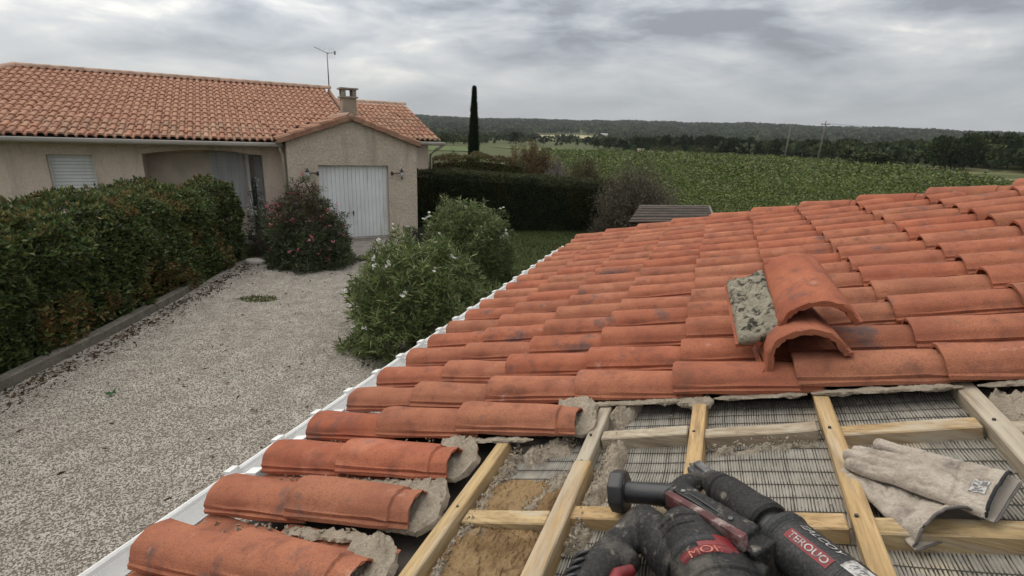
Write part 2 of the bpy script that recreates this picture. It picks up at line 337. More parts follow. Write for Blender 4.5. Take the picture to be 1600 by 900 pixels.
def gravel_stones():
    me = mesh_np('gravel_stones', [(x, y, .006) for x, y in GRAVEL], [tuple(range(len(GRAVEL)))], M['pebble'])
    o = link('gravel_stones', me); tag(o, kind='stuff')
    ng = bpy.data.node_groups.new('scatter_gravel', 'GeometryNodeTree'); N = ng.nodes; L = ng.links
    ng.interface.new_socket('Geometry', in_out='INPUT', socket_type='NodeSocketGeometry'); ng.interface.new_socket('Geometry', in_out='OUTPUT', socket_type='NodeSocketGeometry')
    gi = N.new('NodeGroupInput'); go = N.new('NodeGroupOutput')
    d = N.new('GeometryNodeDistributePointsOnFaces'); d.inputs['Density'].default_value = 4300
    ico = N.new('GeometryNodeMeshIcoSphere'); ico.inputs['Radius'].default_value = 1; ico.inputs['Subdivisions'].default_value = 1
    sm = N.new('GeometryNodeSetMaterial'); sm.inputs['Material'].default_value = M['pebble']; L.new(ico.outputs[0], sm.inputs[0])
    ip = N.new('GeometryNodeInstanceOnPoints')
    rs = N.new('FunctionNodeRandomValue'); rs.data_type = 'FLOAT_VECTOR'; rs.inputs[0].default_value = (.007, .005, .003); rs.inputs[1].default_value = (.0155, .010, .0068)
    rr = N.new('FunctionNodeRandomValue'); rr.data_type = 'FLOAT_VECTOR'; rr.inputs[0].default_value = (-.5, -.5, 0); rr.inputs[1].default_value = (.5, .5, 6.28); rr.inputs['Seed'].default_value = 3
    e2r = N.new('FunctionNodeEulerToRotation'); L.new(rr.outputs[0], e2r.inputs[0])
    L.new(gi.outputs[0], d.inputs[0]); L.new(d.outputs[0], ip.inputs['Points']); L.new(sm.outputs[0], ip.inputs['Instance'])
    L.new(e2r.outputs[0], ip.inputs['Rotation']); L.new(rs.outputs[0], ip.inputs['Scale']); L.new(ip.outputs[0], go.inputs[0])
    o.modifiers.new('scatter', 'NODES').node_group = ng
gravel_stones()
def litter():   # dry leaves along the kerb and a few loose over the gravel
    n = 1500; t = rng.random(n); y = 3+9.6*t; x0 = np.interp(y, [3, 5.7, 7.2, 9.7, 12.5], [-6.15, -6.1, -6.13, -6.3, -6.6])
    x = x0+.05+np.abs(rng.normal(0, .17, n))+.18*(rng.random(n) < .5)*np.abs(np.sin(y*2.1))
    P = np.stack([x, y, np.full(n, .016)], 1)
    P2 = np.stack([rng.uniform(-5.8, -1.7, 170), rng.uniform(3.2, 11.8, 170), np.full(170, .018)], 1)
    m = 400; P3 = np.stack([rng.normal(-3.4, .55, m), rng.normal(13.0, .3, m), np.full(m, .016)], 1)
    P = np.concatenate([P, P2, P3]); n = len(P)
    D = np.stack([rng.normal(0, 1, n), rng.normal(0, 1, n), rng.uniform(-.05, .35, n)], 1)
    A, F, c = leaf_mesh(P, D, rng.uniform(.03, .09, n), rng.uniform(.012, .035, n), leafcol(n, [(.085, .055, .035), (.13, .08, .045), (.06, .045, .03), (.16, .12, .07)]), jit=.1)
    tag(obj('leaf_litter', A, F, M['leafdull'], col=c, origin=(0, 0, 0)), kind='stuff')
litter()
def weeds():
    for k, (cx, cy, rx, ry, n, lab) in enumerate([(-4.85, 9.3, .36, .2, 420, 'flat green weed patch growing in the open middle of the gravel'),
                                          (-3.5, 12.75, .7, .16, 600, 'low weed strip on the gravel in front of the garage ramp')]):
        a = rng.uniform(0, 6.28, n); r = np.sqrt(rng.random(n)); P = np.stack([cx+rx*r*np.cos(a), cy+ry*r*np.sin(a), np.full(n, .012)], 1)
        D = np.stack([rng.normal(0, 1, n), rng.normal(0, 1, n), rng.uniform(.1, .8, n)], 1)
        A, F, c = leaf_mesh(P, D, rng.uniform(.03, .08, n), .018, leafcol(n, [(.09, .12, .035), (.13, .14, .05), (.12, .10, .05)]))
        tag(obj('weed_patch', A, F, M['leafdull'], col=c), lab, 'weeds')
    A, F, c = leaf_mesh(np.array([[-4.77, 5.5, .02]]*4)+rng.normal(0, .02, (4, 3))*[1, 1, 0], np.array([[1, .3, .1], [.3, 1, .1], [-.8, .2, .1], [.6, -.6, .1.__float__()]]), .11, .05, np.array([[.05, .13, .04]]*4))
    tag(obj('fallen_leaf', A, F, M['leaf'], col=c), 'single fresh green fallen leaf lying on the gravel left of the hedge kerb', 'leaf')
weeds()
def grass():
    n = 60000; x = rng.uniform(-3.2, 6, n); y = rng.uniform(9, 18.9, n); k = inpoly(x, y, LAWN); P = np.stack([x, y, np.full(n, .004)], 1)[k]; n = len(P)
    tone = fbm(P[::1]*[1, 1, 0], .9, 2)
    c = leafcol(n, [(.05, .085, .022), (.065, .095, .03), (.09, .095, .04)])*(1+.35*tone)[:, None]
    D = np.stack([rng.normal(0, .5, n), rng.normal(0, .5, n), np.ones(n)], 1)
    A, F, c = leaf_mesh(P, D, rng.uniform(.04, .09, n), .014, np.clip(c, .01, 1))
    tag(obj('grass', A, F, M['leafdull'], col=c, origin=(0, 0, 0)), kind='stuff')
grass()
# ------------------------------------------------------------------ the roof in the foreground
S_, L_ = .223, .34                                   # row spacing along the eave, course length up the slope
RO = V3(-1.003, 1.108, CAM_Z-1.168)
def _basis():
    az, el, az2, th = R_(21.17), R_(1.), R_(20.8), R_(16.42)
    e = V3(math.sin(az)*math.cos(el), math.cos(az)*math.cos(el), math.sin(el))
    u = V3(math.cos(az2)*math.cos(th), -math.sin(az2)*math.cos(th), math.sin(th))
    u -= e*(u@e); u /= np.linalg.norm(u); n = np.cross(u, e)
    return e, u, n
rE, rU, rN = _basis()
def RP(a, b, c=0.): return RO+a*rE+b*rU+c*rN
def RPA(A): A = np.asarray(A, float); return RO+A[:, :1]*rE+A[:, 1:2]*rU+A[:, 2:3]*rN
house = thing('tiled_house', 'nearest house, its terracotta roof stripped open to battens at the lower right', 'house', tuple(RP(1, 1, -2.6)*[1, 1, 0]))
def tile_profile(w=.185, h=.063, pan=.05, th=.012, nb=12, ex=.86):
    """outer and inner cross-section, a (towards the far side) and c (up)"""
    o = [(-.011, -.001), (-.011, .010), (-.003, .014), (-.002, .024)]
    for k in range(1, nb+1):
        q = math.pi*(1-k/(nb+1)); o.append((w/2+w/2*math.cos(q)*.985, .012+(h-.012)*math.sin(q)**ex))
    o += [(w-.002, .010), (w+.004, -.012), (w+pan*.55, -.020), (w+pan, -.015)]
    o = np.array(o); t = np.gradient(o, axis=0); nn = norm(np.stack([t[:, 1], -t[:, 0]], 1))
    return o, o+nn*th
def tile_mesh(name, mat, length=.41, taper=.15, head=.352, seed=0, wob=.0016, w=.142, h=.067, pan=.092, th=.012, nb=12, ex=.88):
    po, pi = tile_profile(w, h, pan, th, nb, ex); npf = len(po)
    ys = [0, .006, .1, .2, .3, head-.002, head+.002, length]
    r = np.random.default_rng(seed); V = []
    for side, P in ((0, po), (1, pi)):
        for i, y in enumerate(ys):
            k = 1-taper*y/length; s = np.array([k, k]); Q = P*s+[w/2*(1-k)*.6, 0]
            if side == 0 and i == 0: Q = Q+(pi-po)*.22
            if side == 0 and y > head: Q = Q+(pi-po)*.5
            yy = y
            z = .018*(1-y/L_)-.002
            jit = r.normal(0, wob, (npf, 2))
            for q, jj in zip(Q, jit): V.append((-(q[0]+jj[0]), yy, q[1]+z+jj[1]))
    n = len(ys); F = []
    for side in (0, 1):
        b = side*n*npf
        for i in range(n-1):
            for k in range(npf-1):
                f = (b+i*npf+k, b+(i+1)*npf+k, b+(i+1)*npf+k+1, b+i*npf+k+1)
                F.append(f if side == 0 else f[::-1])
    b = n*npf
    for i, flip in ((0, 0), (n-1, 1)):
        for k in range(npf-1):
            f = (i*npf+k, i*npf+k+1, b+i*npf+k+1, b+i*npf+k); F.append(f[::-1] if flip else f)
    for k, flip in ((0, 1), (npf-1, 0)):
        for i in range(n-1):
            f = (i*npf+k, (i+1)*npf+k, b+(i+1)*npf+k, b+i*npf+k); F.append(f if flip else f[::-1])
    bm = bmesh.new(); vs = [bm.verts.new(v) for v in V]
    for f in F: bm.faces.new([vs[i] for i in f])
    bmesh.ops.recalc_face_normals(bm, faces=bm.faces[:])
    for e in bm.edges: e.smooth = e.calc_face_angle(0) < R_(38)
    for f in bm.faces: f.smooth = True
    me = bpy.data.meshes.new(name); bm.to_mesh(me); bm.free(); me.materials.append(mat); return me
TM = [tile_mesh('roof_tile', M['tile'], seed=k) for k in range(4)]
def basis_m(X, Y, Z, p): return Matrix([[X[0], Y[0], Z[0], p[0]], [X[1], Y[1], Z[1], p[1]], [X[2], Y[2], Z[2], p[2]], [0, 0, 0, 1]])
def put(name, me, mat4, parent):
    o = bpy.data.objects.new(name, me); COL.objects.link(o)
    if parent is not None: o.parent = parent; mat4 = Matrix.Translation(-Vector(wl(parent))) @ mat4
    o.matrix_basis = mat4; return o
def verge_a(b): return 4.78-.10*b-.115*b*b          # where the far edge of the roof runs
def first_course(i):                                 # courses still laid in row i
    if i >= 4: return 99
    return {3: 3, 2: 2, 1: 2, 0: 2, -1: 1, -2: 1, -3: 1, -4: 1}.get(i, 0)
HAVE = set()
for i in range(-4, 22):
    for j in range(0, 13):
        a, b = i*S_, j*L_
        if j >= first_course(i) or a > verge_a(b)-.18: continue
        if j > 10 and i < 5: pass
        HAVE.add((i, j))
        rz, rx, ry = random.gauss(0, .014), random.gauss(0, .008), random.gauss(0, .016)
        jm = Matrix.Rotation(rz, 4, 'Z') @ Matrix.Rotation(rx, 4, 'X') @ Matrix.Rotation(ry, 4, 'Y')
        p = RP(a+random.gauss(0, .003), b+random.gauss(0, .005), random.gauss(0, .002))
        put('roof_tile', TM[random.randrange(4)], basis_m(-rE, rU, rN, p) @ jm, house)
VT = tile_mesh('verge_tile', M['tile'], seed=11, w=.175, h=.078, pan=.012)
for j in range(0, 13):                               # rounded verge tiles on the far edge
    b = j*L_; da = (verge_a(b+.2)-verge_a(b-.1))/.3
    X = -rE; Y = rU+rE*da; Y /= np.linalg.norm(Y); X = np.cross(Y, rN); X /= np.linalg.norm(X)
    put('verge_tile', VT, basis_m(X, Y, np.cross(X, Y), RP(verge_a(b)-.17, b, .012)) @ Matrix.Rotation(random.gauss(0, .012), 4, 'Z'), house)
def near_roof_body():
    # boarded deck below the tiles, walls below the eave
    m = MB(); nb = 16
    bs = np.linspace(0.05, 4.6, nb)
    top = [RP(-1.2, b, -.085) for b in bs]+[RP(verge_a(b)-.06, b, -.085) for b in bs[::-1]]
    bot = [p-rN*.03 for p in top]; n = len(top)
    m.add(top+bot, [tuple(range(n))[::-1], tuple(range(n, 2*n))]+[(k, (k+1) % n, n+(k+1) % n, n+k) for k in range(n)])
    m.obj('roof_deck', M['deck'], house)
    m = MB()
    def wall(p, q, t):
        p = np.array(p); q = np.array(q); d = q-p; d[2] = 0; d /= np.linalg.norm(d); nrm = np.array([d[1], -d[0], 0])*t
        P = [p, q, q+nrm, p+nrm]; G = [np.array([x[0], x[1], 0.]) for x in P]
        m.add(P+G, [(0, 1, 2, 3), (7, 6, 5, 4), (0, 4, 5, 1), (1, 5, 6, 2), (2, 6, 7, 3), (3, 7, 4, 0)])
    wall(RP(-1.15, .12, -.13), RP(4.55, .12, -.13), .2)
    wall(RP(4.55, .15, -.13), RP(3.55, 3., -.13), .2)
    m.obj('wall', M['stucco2'], house)
    # white gutter with a bracket at every row
    prof = [(-.215, -.022), (-.213, -.030), (-.207, -.036), (-.203, -.060), (-.195, -.095), (-.16, -.118), (-.12, -.118), (-.085, -.105), (-.075, -.07), (-.072, -.03)]
    a0, a1 = -1.4, 4.85; V = []
    inner = [(b+(.004 if b < -.14 else -.004 if b > -.1 else 0), c+.004) for b, c in prof][::-1]
    pr = [(-.226, -.030), (-.230, -.020), (-.224, -.012), (-.212, -.011), (-.206, -.018)]+prof[2:]+inner[:-2]
    for a in (a0, a1):
        for b, c in pr: V.append(RP(a, b, c))
    n = len(pr); F = [(k, (k+1) % n, n+(k+1) % n, n+k) for k in range(n)]
    F.append(tuple(range(n))); F.append(tuple(range(2*n-1, n-1, -1)))
    g = obj('gutter', V, F, M['pvc'], house); smooth_by_angle(g, 35)
    mb = MB()
    mb.box(RP(0, -.236, -.040)-rE*.022, rE*.044, rU*.036, rN*.040)
    mb.box(RP(0, -.205, -.034)-rE*.007, rE*.014, rU*.13, rN*.012)
    mb.box(RP(0, -.125, -.050)-rE*.020, rE*.040, rU*.06, rN*.045)
    g0 = None
    for i in range(-4, 21):
        if i in (0, 1): continue
        p = RP(i*S_+.035, 0, 0)
        if g0 is None:
            g0 = obj('gutter_bracket', np.array(mb.V)+(p-RO), mb.F, M['pvc'], g, origin=p); bevel(g0, .004, 2)
        else:
            o = g0.copy(); COL.objects.link(o); o.parent = g; o.location = Vector(p-wl(g))
near_roof_body()
def rbox(name, a0, a1, b0, b1, c0, c1, mat, bev=.003, skew=(0, 0)):
    m = MB(); m.box(RP(a0, b0, c0), rE*(a1-a0)+rU*skew[0], rU*(b1-b0)+rE*skew[1], rN*(c1-c0))
    # split lengthwise so that the stick can bow and its edges chip
    o = m.obj(name, mat, house, origin=RP((a0+a1)/2, (b0+b1)/2, c0)); bm = bmesh.new(); bm.from_mesh(o.data)
    long_ = [e for e in bm.edges if e.calc_length() > max(abs(a1-a0), abs(b1-b0))*.8]
    bmesh.ops.bevel(bm, geom=bm.edges[:], offset=bev, segments=1, affect='EDGES')
    long_ = [e for e in bm.edges if e.calc_length() > max(abs(a1-a0), abs(b1-b0))*.7]
    bmesh.ops.subdivide_edges(bm, edges=long_, cuts=14)
    for v in bm.verts:
        q = Vector(v.co)*9+Vector((a0*7, b0*5, 0)); v.co += Vector(rN)*.0022*mnoise.noise(q)+Vector(rU)*.002*mnoise.noise(q+Vector((5, 5, 5)))
    bm.to_mesh(o.data); bm.free(); return o
# battens along the eave direction (upper layer) and counter battens up the slope (lower layer)
TOP = -.008
rbox('batten', -1.1, .66, .814, .856, -.055, TOP, M['wood'], skew=(.012, 0))
rbox('batten', -1.1, .545, 1.103, 1.150, -.055, TOP+.004, M['wood'], skew=(.012, 0))
rbox('batten', .55, .98, 1.112, 1.152, -.057, TOP-.002, M['woodold'], skew=(.0, 0))
rbox('batten', -1.1, .99, 1.404, 1.443, -.055, TOP, M['wood'], skew=(.006, 0))
rbox('batten', -1.1, .99, 1.722, 1.760, -.055, TOP, M['wood'], skew=(.013, 0))
rbox('batten', -1.1, 1.0, 2.048, 2.092, -.055, TOP, M['woodold'], skew=(.01, 0))
rbox('batten', -1.1, 1.0, 2.37, 2.41, -.055, TOP, M['woodold'])
rbox('batten', -1.1, 1.0, 2.69, 2.73, -.055, TOP, M['wood'])
rbox('batten', -1.1, 1.0, 3.01, 3.05, -.055, TOP, M['woodold'])
for (b0, b1) in ((1.155, 1.402), (1.447, 1.722), (1.764, 2.05), (2.096, 2.37)):
    rbox('counter_batten', .675, .722, b0, b1, -.06, -.017, M['woodx'] if b0 in (1.764,) else M['woodoldx'], skew=(0, (b1-b0)*.09))
for (b0, b1) in ((1.155, 1.402), (1.447, 1.722), (1.764, 2.05), (2.096, 2.37), (2.414, 2.69), (2.734, 3.01)):
    rbox('counter_batten', .325, .372, b0, b1, -.06, -.017, M['woodx'], skew=(0, (b1-b0)*.03))
rbox('counter_batten', .300, .350, .872, 1.10, -.06, -.025, M['woodx'], skew=(0, .01))
for (b0, b1) in ((1.155, 1.402), (1.447, 1.722), (1.764, 2.05)): rbox('counter_batten', -.05, -.003, b0, b1, -.06, -.017, M['woodx'])
def nails():
    me = None
    for a, b in ((.70, 1.128), (.698, 1.424), (.352, 1.127), (.348, 1.42), (.70, 1.742), (.352, 1.738), (.71, 2.07), (.36, 2.068), (.33, .84), (.02, 1.42), (.02, 1.735), (.545, 1.13)):
        p = RP(a+random.gauss(0, .006), b+random.gauss(0, .006), TOP+.002)
        if me is None:
            m = MB(); m.tube([p-rN*.004, p+rN*.0016], [.0040, .0036], 8); me = m.obj('nail', M['dark_iron'], house, origin=p)
        else: o = me.copy(); COL.objects.link(o); o.parent = house; o.location = Vector(p-wl(house))
nails()
def reed_mat():
    a0, a1, b0, b1 = -.75, .97, .80, 3.3; step = .0067; rows = .047
    nb = int((b1-b0)/step); na = int((a1-a0)/rows)
    def base(a, b):   # sag between the sticks, creases
        q = np.stack([a*7, b*3, b*0], -1).reshape(-1, 3)
        z = np.array([mnoise.noise(Vector(v)) for v in q]).reshape(a.shape)
        q2 = np.stack([a*2.2+4, b*2.2, b*0], -1).reshape(-1, 3)
        z2 = np.array([mnoise.noise(Vector(v)) for v in q2]).reshape(a.shape)
        return -.052+.006*z+.007*z2
    A = a0+np.arange(na*3+1)*rows/3; B = b0+np.arange(nb)*step
    AA, BB = np.meshgrid(A, B, indexing='ij')
    drift = .003*np.sin(AA*9+BB*2)+.0012*np.sin(AA*31+BB*7)+.004*np.sin(BB*5+AA*3)
    Z = base(AA, BB)
    ph = (np.arange(len(A)) % 3 != 0)*1.0
    prof = [(-.0029, -.0014), (-.0014, .0014), (.0014, .0014), (.0029, -.0014)]
    V = []
    wv = 1+.22*rng.normal(0, 1, (1, nb)).clip(-1, 1)
    for db, dz in prof:
        pinch = np.where(ph[:, None] > 0, 1., .72)
        jit = rng.normal(0, .00035, AA.shape)
        V.append(np.stack([AA, BB+drift+db*pinch*wv+jit, Z+dz*np.where(ph[:, None] > 0, 1., .2)+jit], -1))
    V = np.stack(V, 2)   # na3, nb, 4, 3
    nA = len(A); idx = np.arange(nA*nb*4).reshape(nA, nb, 4)
    F = np.stack([idx[:-1, :, :-1], idx[1:, :, :-1], idx[1:, :, 1:], idx[:-1, :, 1:]], -1).reshape(-1, 4)
    o = obj('reed_mat', RPA(V.reshape(-1, 3)), F, M['reed'], house, smooth=True); tag(o, kind='stuff')
    Ab = np.linspace(a0-.02, a1+.02, 60); Bb = np.linspace(b0-.02, b1, 60); X, Y = np.meshgrid(Ab, Bb, indexing='ij')
    obj('mat_backing', RPA(np.stack([X, Y, base(X, Y)-.004], -1).reshape(-1, 3)), grid_faces(60, 60), M['felt'], house, smooth=True)
    m = MB()
    for k in range(0, na+1):
        a = a0+k*rows; bb = np.linspace(b0, b1, 70); aa = np.full(70, a)+.0014*np.sin(bb*11+k)+.003*np.sin(bb*3+k*.7)
        z = base(aa, bb)+.0016
        P = RPA(np.stack([aa, bb, z], 1)); m.tube(P, .0010, 4, False)
    tag(m.obj('mat_string', M['string'], house), kind='stuff')
reed_mat()
def lump_strip(name, pts, wid, hgt, mat, seed=0, n=70, m_=22, rough=.5, fs=26):
    """ridge of loose crumbly material following a line on the roof: rows (a,b,c) points"""
    pts = np.array(pts, float); t = np.linspace(0, 1, n); k = np.linspace(0, 1, len(pts))
    C = np.stack([np.interp(t, k, pts[:, q]) for q in range(3)], 1); T = norm(np.gradient(C, axis=0)); S = np.stack([-T[:, 1], T[:, 0], 0*t], 1)
    v = np.linspace(-1, 1, m_); A = C[:, None, :]+S[:, None, :]*(v[None, :, None]*wid)
    Q = A.reshape(-1, 3)+[seed*3.1, 0, 0]
    f = (fbm(Q, fs, 4)+.9*np.abs(fbm(Q+[0, 0, 4], fs*2.2, 3))-.25).reshape(n, m_); f2 = fbm(Q+[7, 3, 0], 9, 2).reshape(n, m_)
    env = np.clip(1-v**2, 0, 1)[None, :]**.7*np.clip(np.minimum(t, 1-t)*12, 0, 1)[:, None]
    A[..., 2] += hgt*env*np.clip(.65+rough*f+.5*f2, 0, 2)-.012*(1-env)
    A[..., 1] += .016*f2*(np.abs(v)[None, :])+.006*f; A[..., 0] += .012*f*(.4+np.abs(v)[None, :])
    return obj(name, RPA(A.reshape(-1, 3)), grid_faces(n, m_), mat, house, smooth=True)
lump_strip('mortar_crumbs', [(-.2, .90, -.052), (.2, .895, -.05), (.52, .893, -.05), (.66, .90, -.05)], .032, .032, M['mortar'], 1, 200, 34)
lump_strip('mortar_crumbs', [(.24, 1.175, -.05), (.42, 1.185, -.048), (.56, 1.205, -.045), (.74, 1.20, -.045)], .030, .036, M['mortar'], 2, 170, 34)
lump_strip('mortar_crumbs', [(.355, 1.02, -.05), (.42, 1.06, -.05), (.52, 1.09, -.045)], .035, .030, M['mortar'], 3, 90, 34)
lump_strip('mortar_crumbs', [(.80, 1.16, -.05), (.87, 1.19, -.04), (.93, 1.2, -.04)], .04, .05, M['mortar'], 4, 80, 34)
lump_strip('mortar_crumbs', [(.86, 2.10, -.045), (.80, 2.2, -.03), (.75, 2.36, -.03)], .06, .035, M['mortar'], 5, 110, 44)
lump_strip('mortar_crumbs', [(.645, 1.46, -.05), (.66, 1.58, -.05), (.675, 1.72, -.05)], .014, .022, M['mortar'], 6, 120, 20)
lump_strip('mortar_crumbs', [(.60, .93, -.05), (.66, .98, -.045), (.70, 1.06, -.045)], .045, .028, M['mortar'], 8, 90, 40)
lump_strip('sawdust', [(.42, .862, -.036), (.425, .98, -.036), (.41, 1.11, -.036)], .085, .013, M['sawdust'], 7, 100, 60, .35, 40)
lump_strip('sawdust', [(.195, .862, -.036), (.19, 1.0, -.036), (.18, 1.11, -.036)], .125, .015, M['sawdust'], 9, 110, 80, .4, 40)
lump_strip('sawdust', [(.60, 1.775, -.05), (.70, 1.772, -.05)], .016, .012, M['sawdust'], 10, 24, 10)
for o in house.children:
    if o.name.split('.')[0] in ('mortar_crumbs', 'sawdust'): o['kind'] = 'stuff'
def mortar_bed(name, a0, a1, b0, b1, c, trough=.03, seed=0, mat='mortar', th=.022):
    """broken piece of bedding left where a tile was lifted: a shallow trough with a ragged end"""
    n, m_ = 40, 38; V = []
    for side in (0, 1):
        for i in range(n):
            for k in range(m_):
                s, t = i/(n-1), k/(m_-1)
                a = a0+(a1-a0)*t; b = b0+(b1-b0)*s
                q = Vector((a*28+seed*5, b*28, side)); nz = mnoise.noise(q)+.7*mnoise.noise(q*2.3)+.5*mnoise.noise(q*5.1)+.35*mnoise.noise(q*10)
                if s > .6: b += .02*mnoise.noise(Vector((a*22, seed*3.3, 1)))*(s-.6)/.4-.03*(2*t-1)**4
                z = c+.012+trough*.6*(max(0, 2*t-1)**2-.5+.25*t)*(.6+.4*s)+.009*nz*(1 if side == 0 else .3)-.02*max(0, s-.7)-.016*(1-t)**2+(0 if side == 0 else -th*(.6+.4*math.sin(math.pi*t)))
                V.append(RP(a+.007*nz*(1 if 0 < k < m_-1 else .25), b+.006*nz*s, z))
    F = []
    for side in (0, 1):
        g = grid_faces(n, m_)+side*n*m_; F += [tuple(f) if side == 0 else tuple(f[::-1]) for f in g]
    bd = [i*m_ for i in range(n)]+[(n-1)*m_+k for k in range(1, m_)]+[i*m_+m_-1 for i in range(n-2, -1, -1)]+[k for k in range(m_-2, 0, -1)]
    for p, q in zip(bd, bd[1:]+bd[:1]): F.append((p, p+n*m_, q+n*m_, q))
    return smooth_by_angle(obj(name, V, F, M[mat], house), 60)
mortar_bed('mortar_bed', .690, .848, .985, 1.125, .012, .04, 1)
mortar_bed('mortar_bed', .462, .612, .655, .80, .008, .045, 2)
mortar_bed('mortar_bed', .240, .390, .655, .81, .006, .045, 3)
mortar_bed('mortar_bed', .018, .168, .655, .80, .006, .045, 4)
mortar_bed('mortar_bed', -.20, -.035, .34, .76, .008, .045, 5)
def ragged_strip(a, b0, b1, c, wd, th, seed):
    n = 110; V = []; sec = [(-1, -.2), (-.7, .6), (.2, 1), (1, .7), (1, -.8), (-.6, -1)]
    for i in range(n):
        t = i/(n-1); b = b0+(b1-b0)*t
        for q, (da, dc) in enumerate(sec):
            nz = 1.3*mnoise.noise(Vector((b*20+seed, q*1.3, seed)))+.7*mnoise.noise(Vector((b*60, q*2., seed)))+.4*mnoise.noise(Vector((b*140, q*3., seed)))
            k = min(1, 6*min(t, 1-t)+.3)
            V.append(RP(a+da*wd*k*(1+.5*nz)+.09*(b-b0)*0, b, c+dc*th*k*(1+.6*nz)))
    F = [tuple(f) for f in grid_faces(n, 6, True)]+[tuple(range(6)), tuple((n-1)*6+k for k in range(5, -1, -1))]
    return obj('mortar_strip', V, F, M['mortar'], house, smooth=False)
ragged_strip(.872, 1.05, 1.40, -.004, .010, .006, 1)
ragged_strip(.868, 1.36, 1.47, -.010, .020, .011, 8)
ragged_strip(.876, 1.47, 1.72, -.004, .010, .005, 2)
ragged_strip(.876, 1.73, 2.07, -.002, .012, .006, 3)
ragged_strip(.878, 2.10, 2.60, -.003, .011, .006, 4)
ragged_strip(.655, .70, .95, -.004, .011, .006, 5)
ragged_strip(.420, .36, .66, -.008, .018, .007, 6)
ragged_strip(.198, .36, .66, -.008, .018, .007, 7)
def crumbs():   # bits of broken mortar and dead leaf caught in the channels between the rows
    m = MB(); r = random.Random(5)
    def chip(a, b, c, s):
        p = RP(a, b, c); ax = norm(np.array([r.gauss(0, 1) for _ in range(3)])); ay = norm(np.cross(ax, [r.gauss(0, 1) for _ in range(3)])); az = np.cross(ax, ay)
        P = [p+ax*s*r.uniform(.6, 1.3), p-ax*s*r.uniform(.6, 1.3), p+ay*s*r.uniform(.4, .8), p-ay*s*r.uniform(.4, .8), p+az*s*r.uniform(.2, .5), p-az*s*.3]
        m.add(P, [(0, 2, 4), (2, 1, 4), (1, 3, 4), (3, 0, 4), (2, 0, 5), (1, 2, 5), (3, 1, 5), (0, 3, 5)])
    for i, lo, hi, n in ((1, .02, .62, 60), (2, .02, .62, 70), (0, .3, .62, 34), (3, .1, .6, 40), (4, .35, .9, 30), (5, .5, .8, 12)):
        for _ in range(n): chip(i*S_-.022+r.gauss(0, .014), r.uniform(lo, hi), -.006+r.uniform(0, .010), r.uniform(.004, .012))
    for _ in range(220): chip(r.uniform(.1, .9), r.uniform(.88, 2.2), -.045+r.uniform(0, .006), r.uniform(.002, .006))
    for (a0, b0, a1, b1, wd, n) in ((-.1, .90, .66, .895, .022, 700), (.24, 1.178, .76, 1.20, .022, 560), (.36, 1.03, .54, 1.09, .03, 160), (.60, .95, .72, 1.06, .04, 160), (.655, 1.46, .675, 1.72, .012, 150), (.80, 1.16, .93, 1.2, .03, 130), (.74, 2.16, .86, 2.4, .05, 160)):
        for _ in range(n):
            t = r.random(); v = r.gauss(0, 1); chip(a0+(a1-a0)*t+r.gauss(0, wd*.3), b0+(b1-b0)*t+v*wd*.7, -.05+.034*math.exp(-v*v)*r.uniform(.4, 1.1), r.uniform(.002, .0085))
    tag(m.obj('mortar_chips', M['mortar'], house), kind='stuff')
crumbs()
# ------------------------------------------------------------------ loose tiles stacked on the roof
LT = tile_mesh('loose_tile', M['tile'], length=.43, taper=.06, head=.425, seed=21, wob=.0022, w=.210, h=.098, pan=.012, th=.019, nb=22, ex=.92)
def loose_tile(a, b, c, yaw, pitch, label, mortar):
    root = thing('loose_roof_tile', label, 'roof tile', tuple(RP(a, b, c)), 'lifted tiles stacked on the roof')
    X, Y, Z = rU, np.cross(rN, rU), rN
    B = basis_m(X, Y, Z, RP(a, b, c)) @ Matrix.Rotation(yaw, 4, 'Z') @ Matrix.Rotation(pitch, 4, 'X')
    put('barrel', LT, B, root)
    if mortar:
        n, m_ = 44, 24; top = []; bot = []
        for i in range(n):
            for k in range(m_):
                y = .43*i/(n-1); t = k/(m_-1); x = -.196-.130*t
                q = Vector((x*30, y*30, 2.)); nz = mnoise.noise(q)+.6*mnoise.noise(q*2.5)+.3*mnoise.noise(q*6)
                ed = min(1, 9*min(t+.05, 1-t+.02, i/(n-1)+.05, 1-i/(n-1)+.05))
                y2 = y+.008*mnoise.noise(Vector((x*25, i, 3)))*(1 if i in (0, n-1) else 0)
                top.append((x, y2, -.002+.026*ed+.012*nz*ed+.026*(1-t)**2.5)); bot.append((x, y2, -.012))
        nn = n*m_; F = [tuple(f) for f in grid_faces(n, m_)]+[tuple(f[::-1]+nn) for f in grid_faces(n, m_)]
        bd = [i*m_ for i in range(n)]+[(n-1)*m_+k for k in range(1, m_)]+[i*m_+m_-1 for i in range(n-2, -1, -1)]+[k for k in range(m_-2, 0, -1)]
        for p, q in zip(bd, bd[1:]+bd[:1]): F.append((p, p+nn, q+nn, q))
        W = np.array([tuple(B @ Vector(v)) for v in top+bot]); obj('mortar_bed', W, F, M['mossmortar'], root, smooth=True)
        m = MB(); m.box((-.335, .0, -.016), (.125, 0, 0), (0, .425, 0), (0, 0, .012))
        W = np.array([tuple(B @ Vector(v)) for v in m.V]); obj('flange', W, m.F, M['tile'], root)
    return root
loose_tile(.93, 1.84, .062, R_(4), R_(1.5), 'lower curved tile of the loose stack, lying right on the laid roof rows', False)
loose_tile(1.02, 1.885, .120, R_(3), R_(11.5), 'topmost curved tile of the loose stack, with mossy grey mortar along its left side', True)
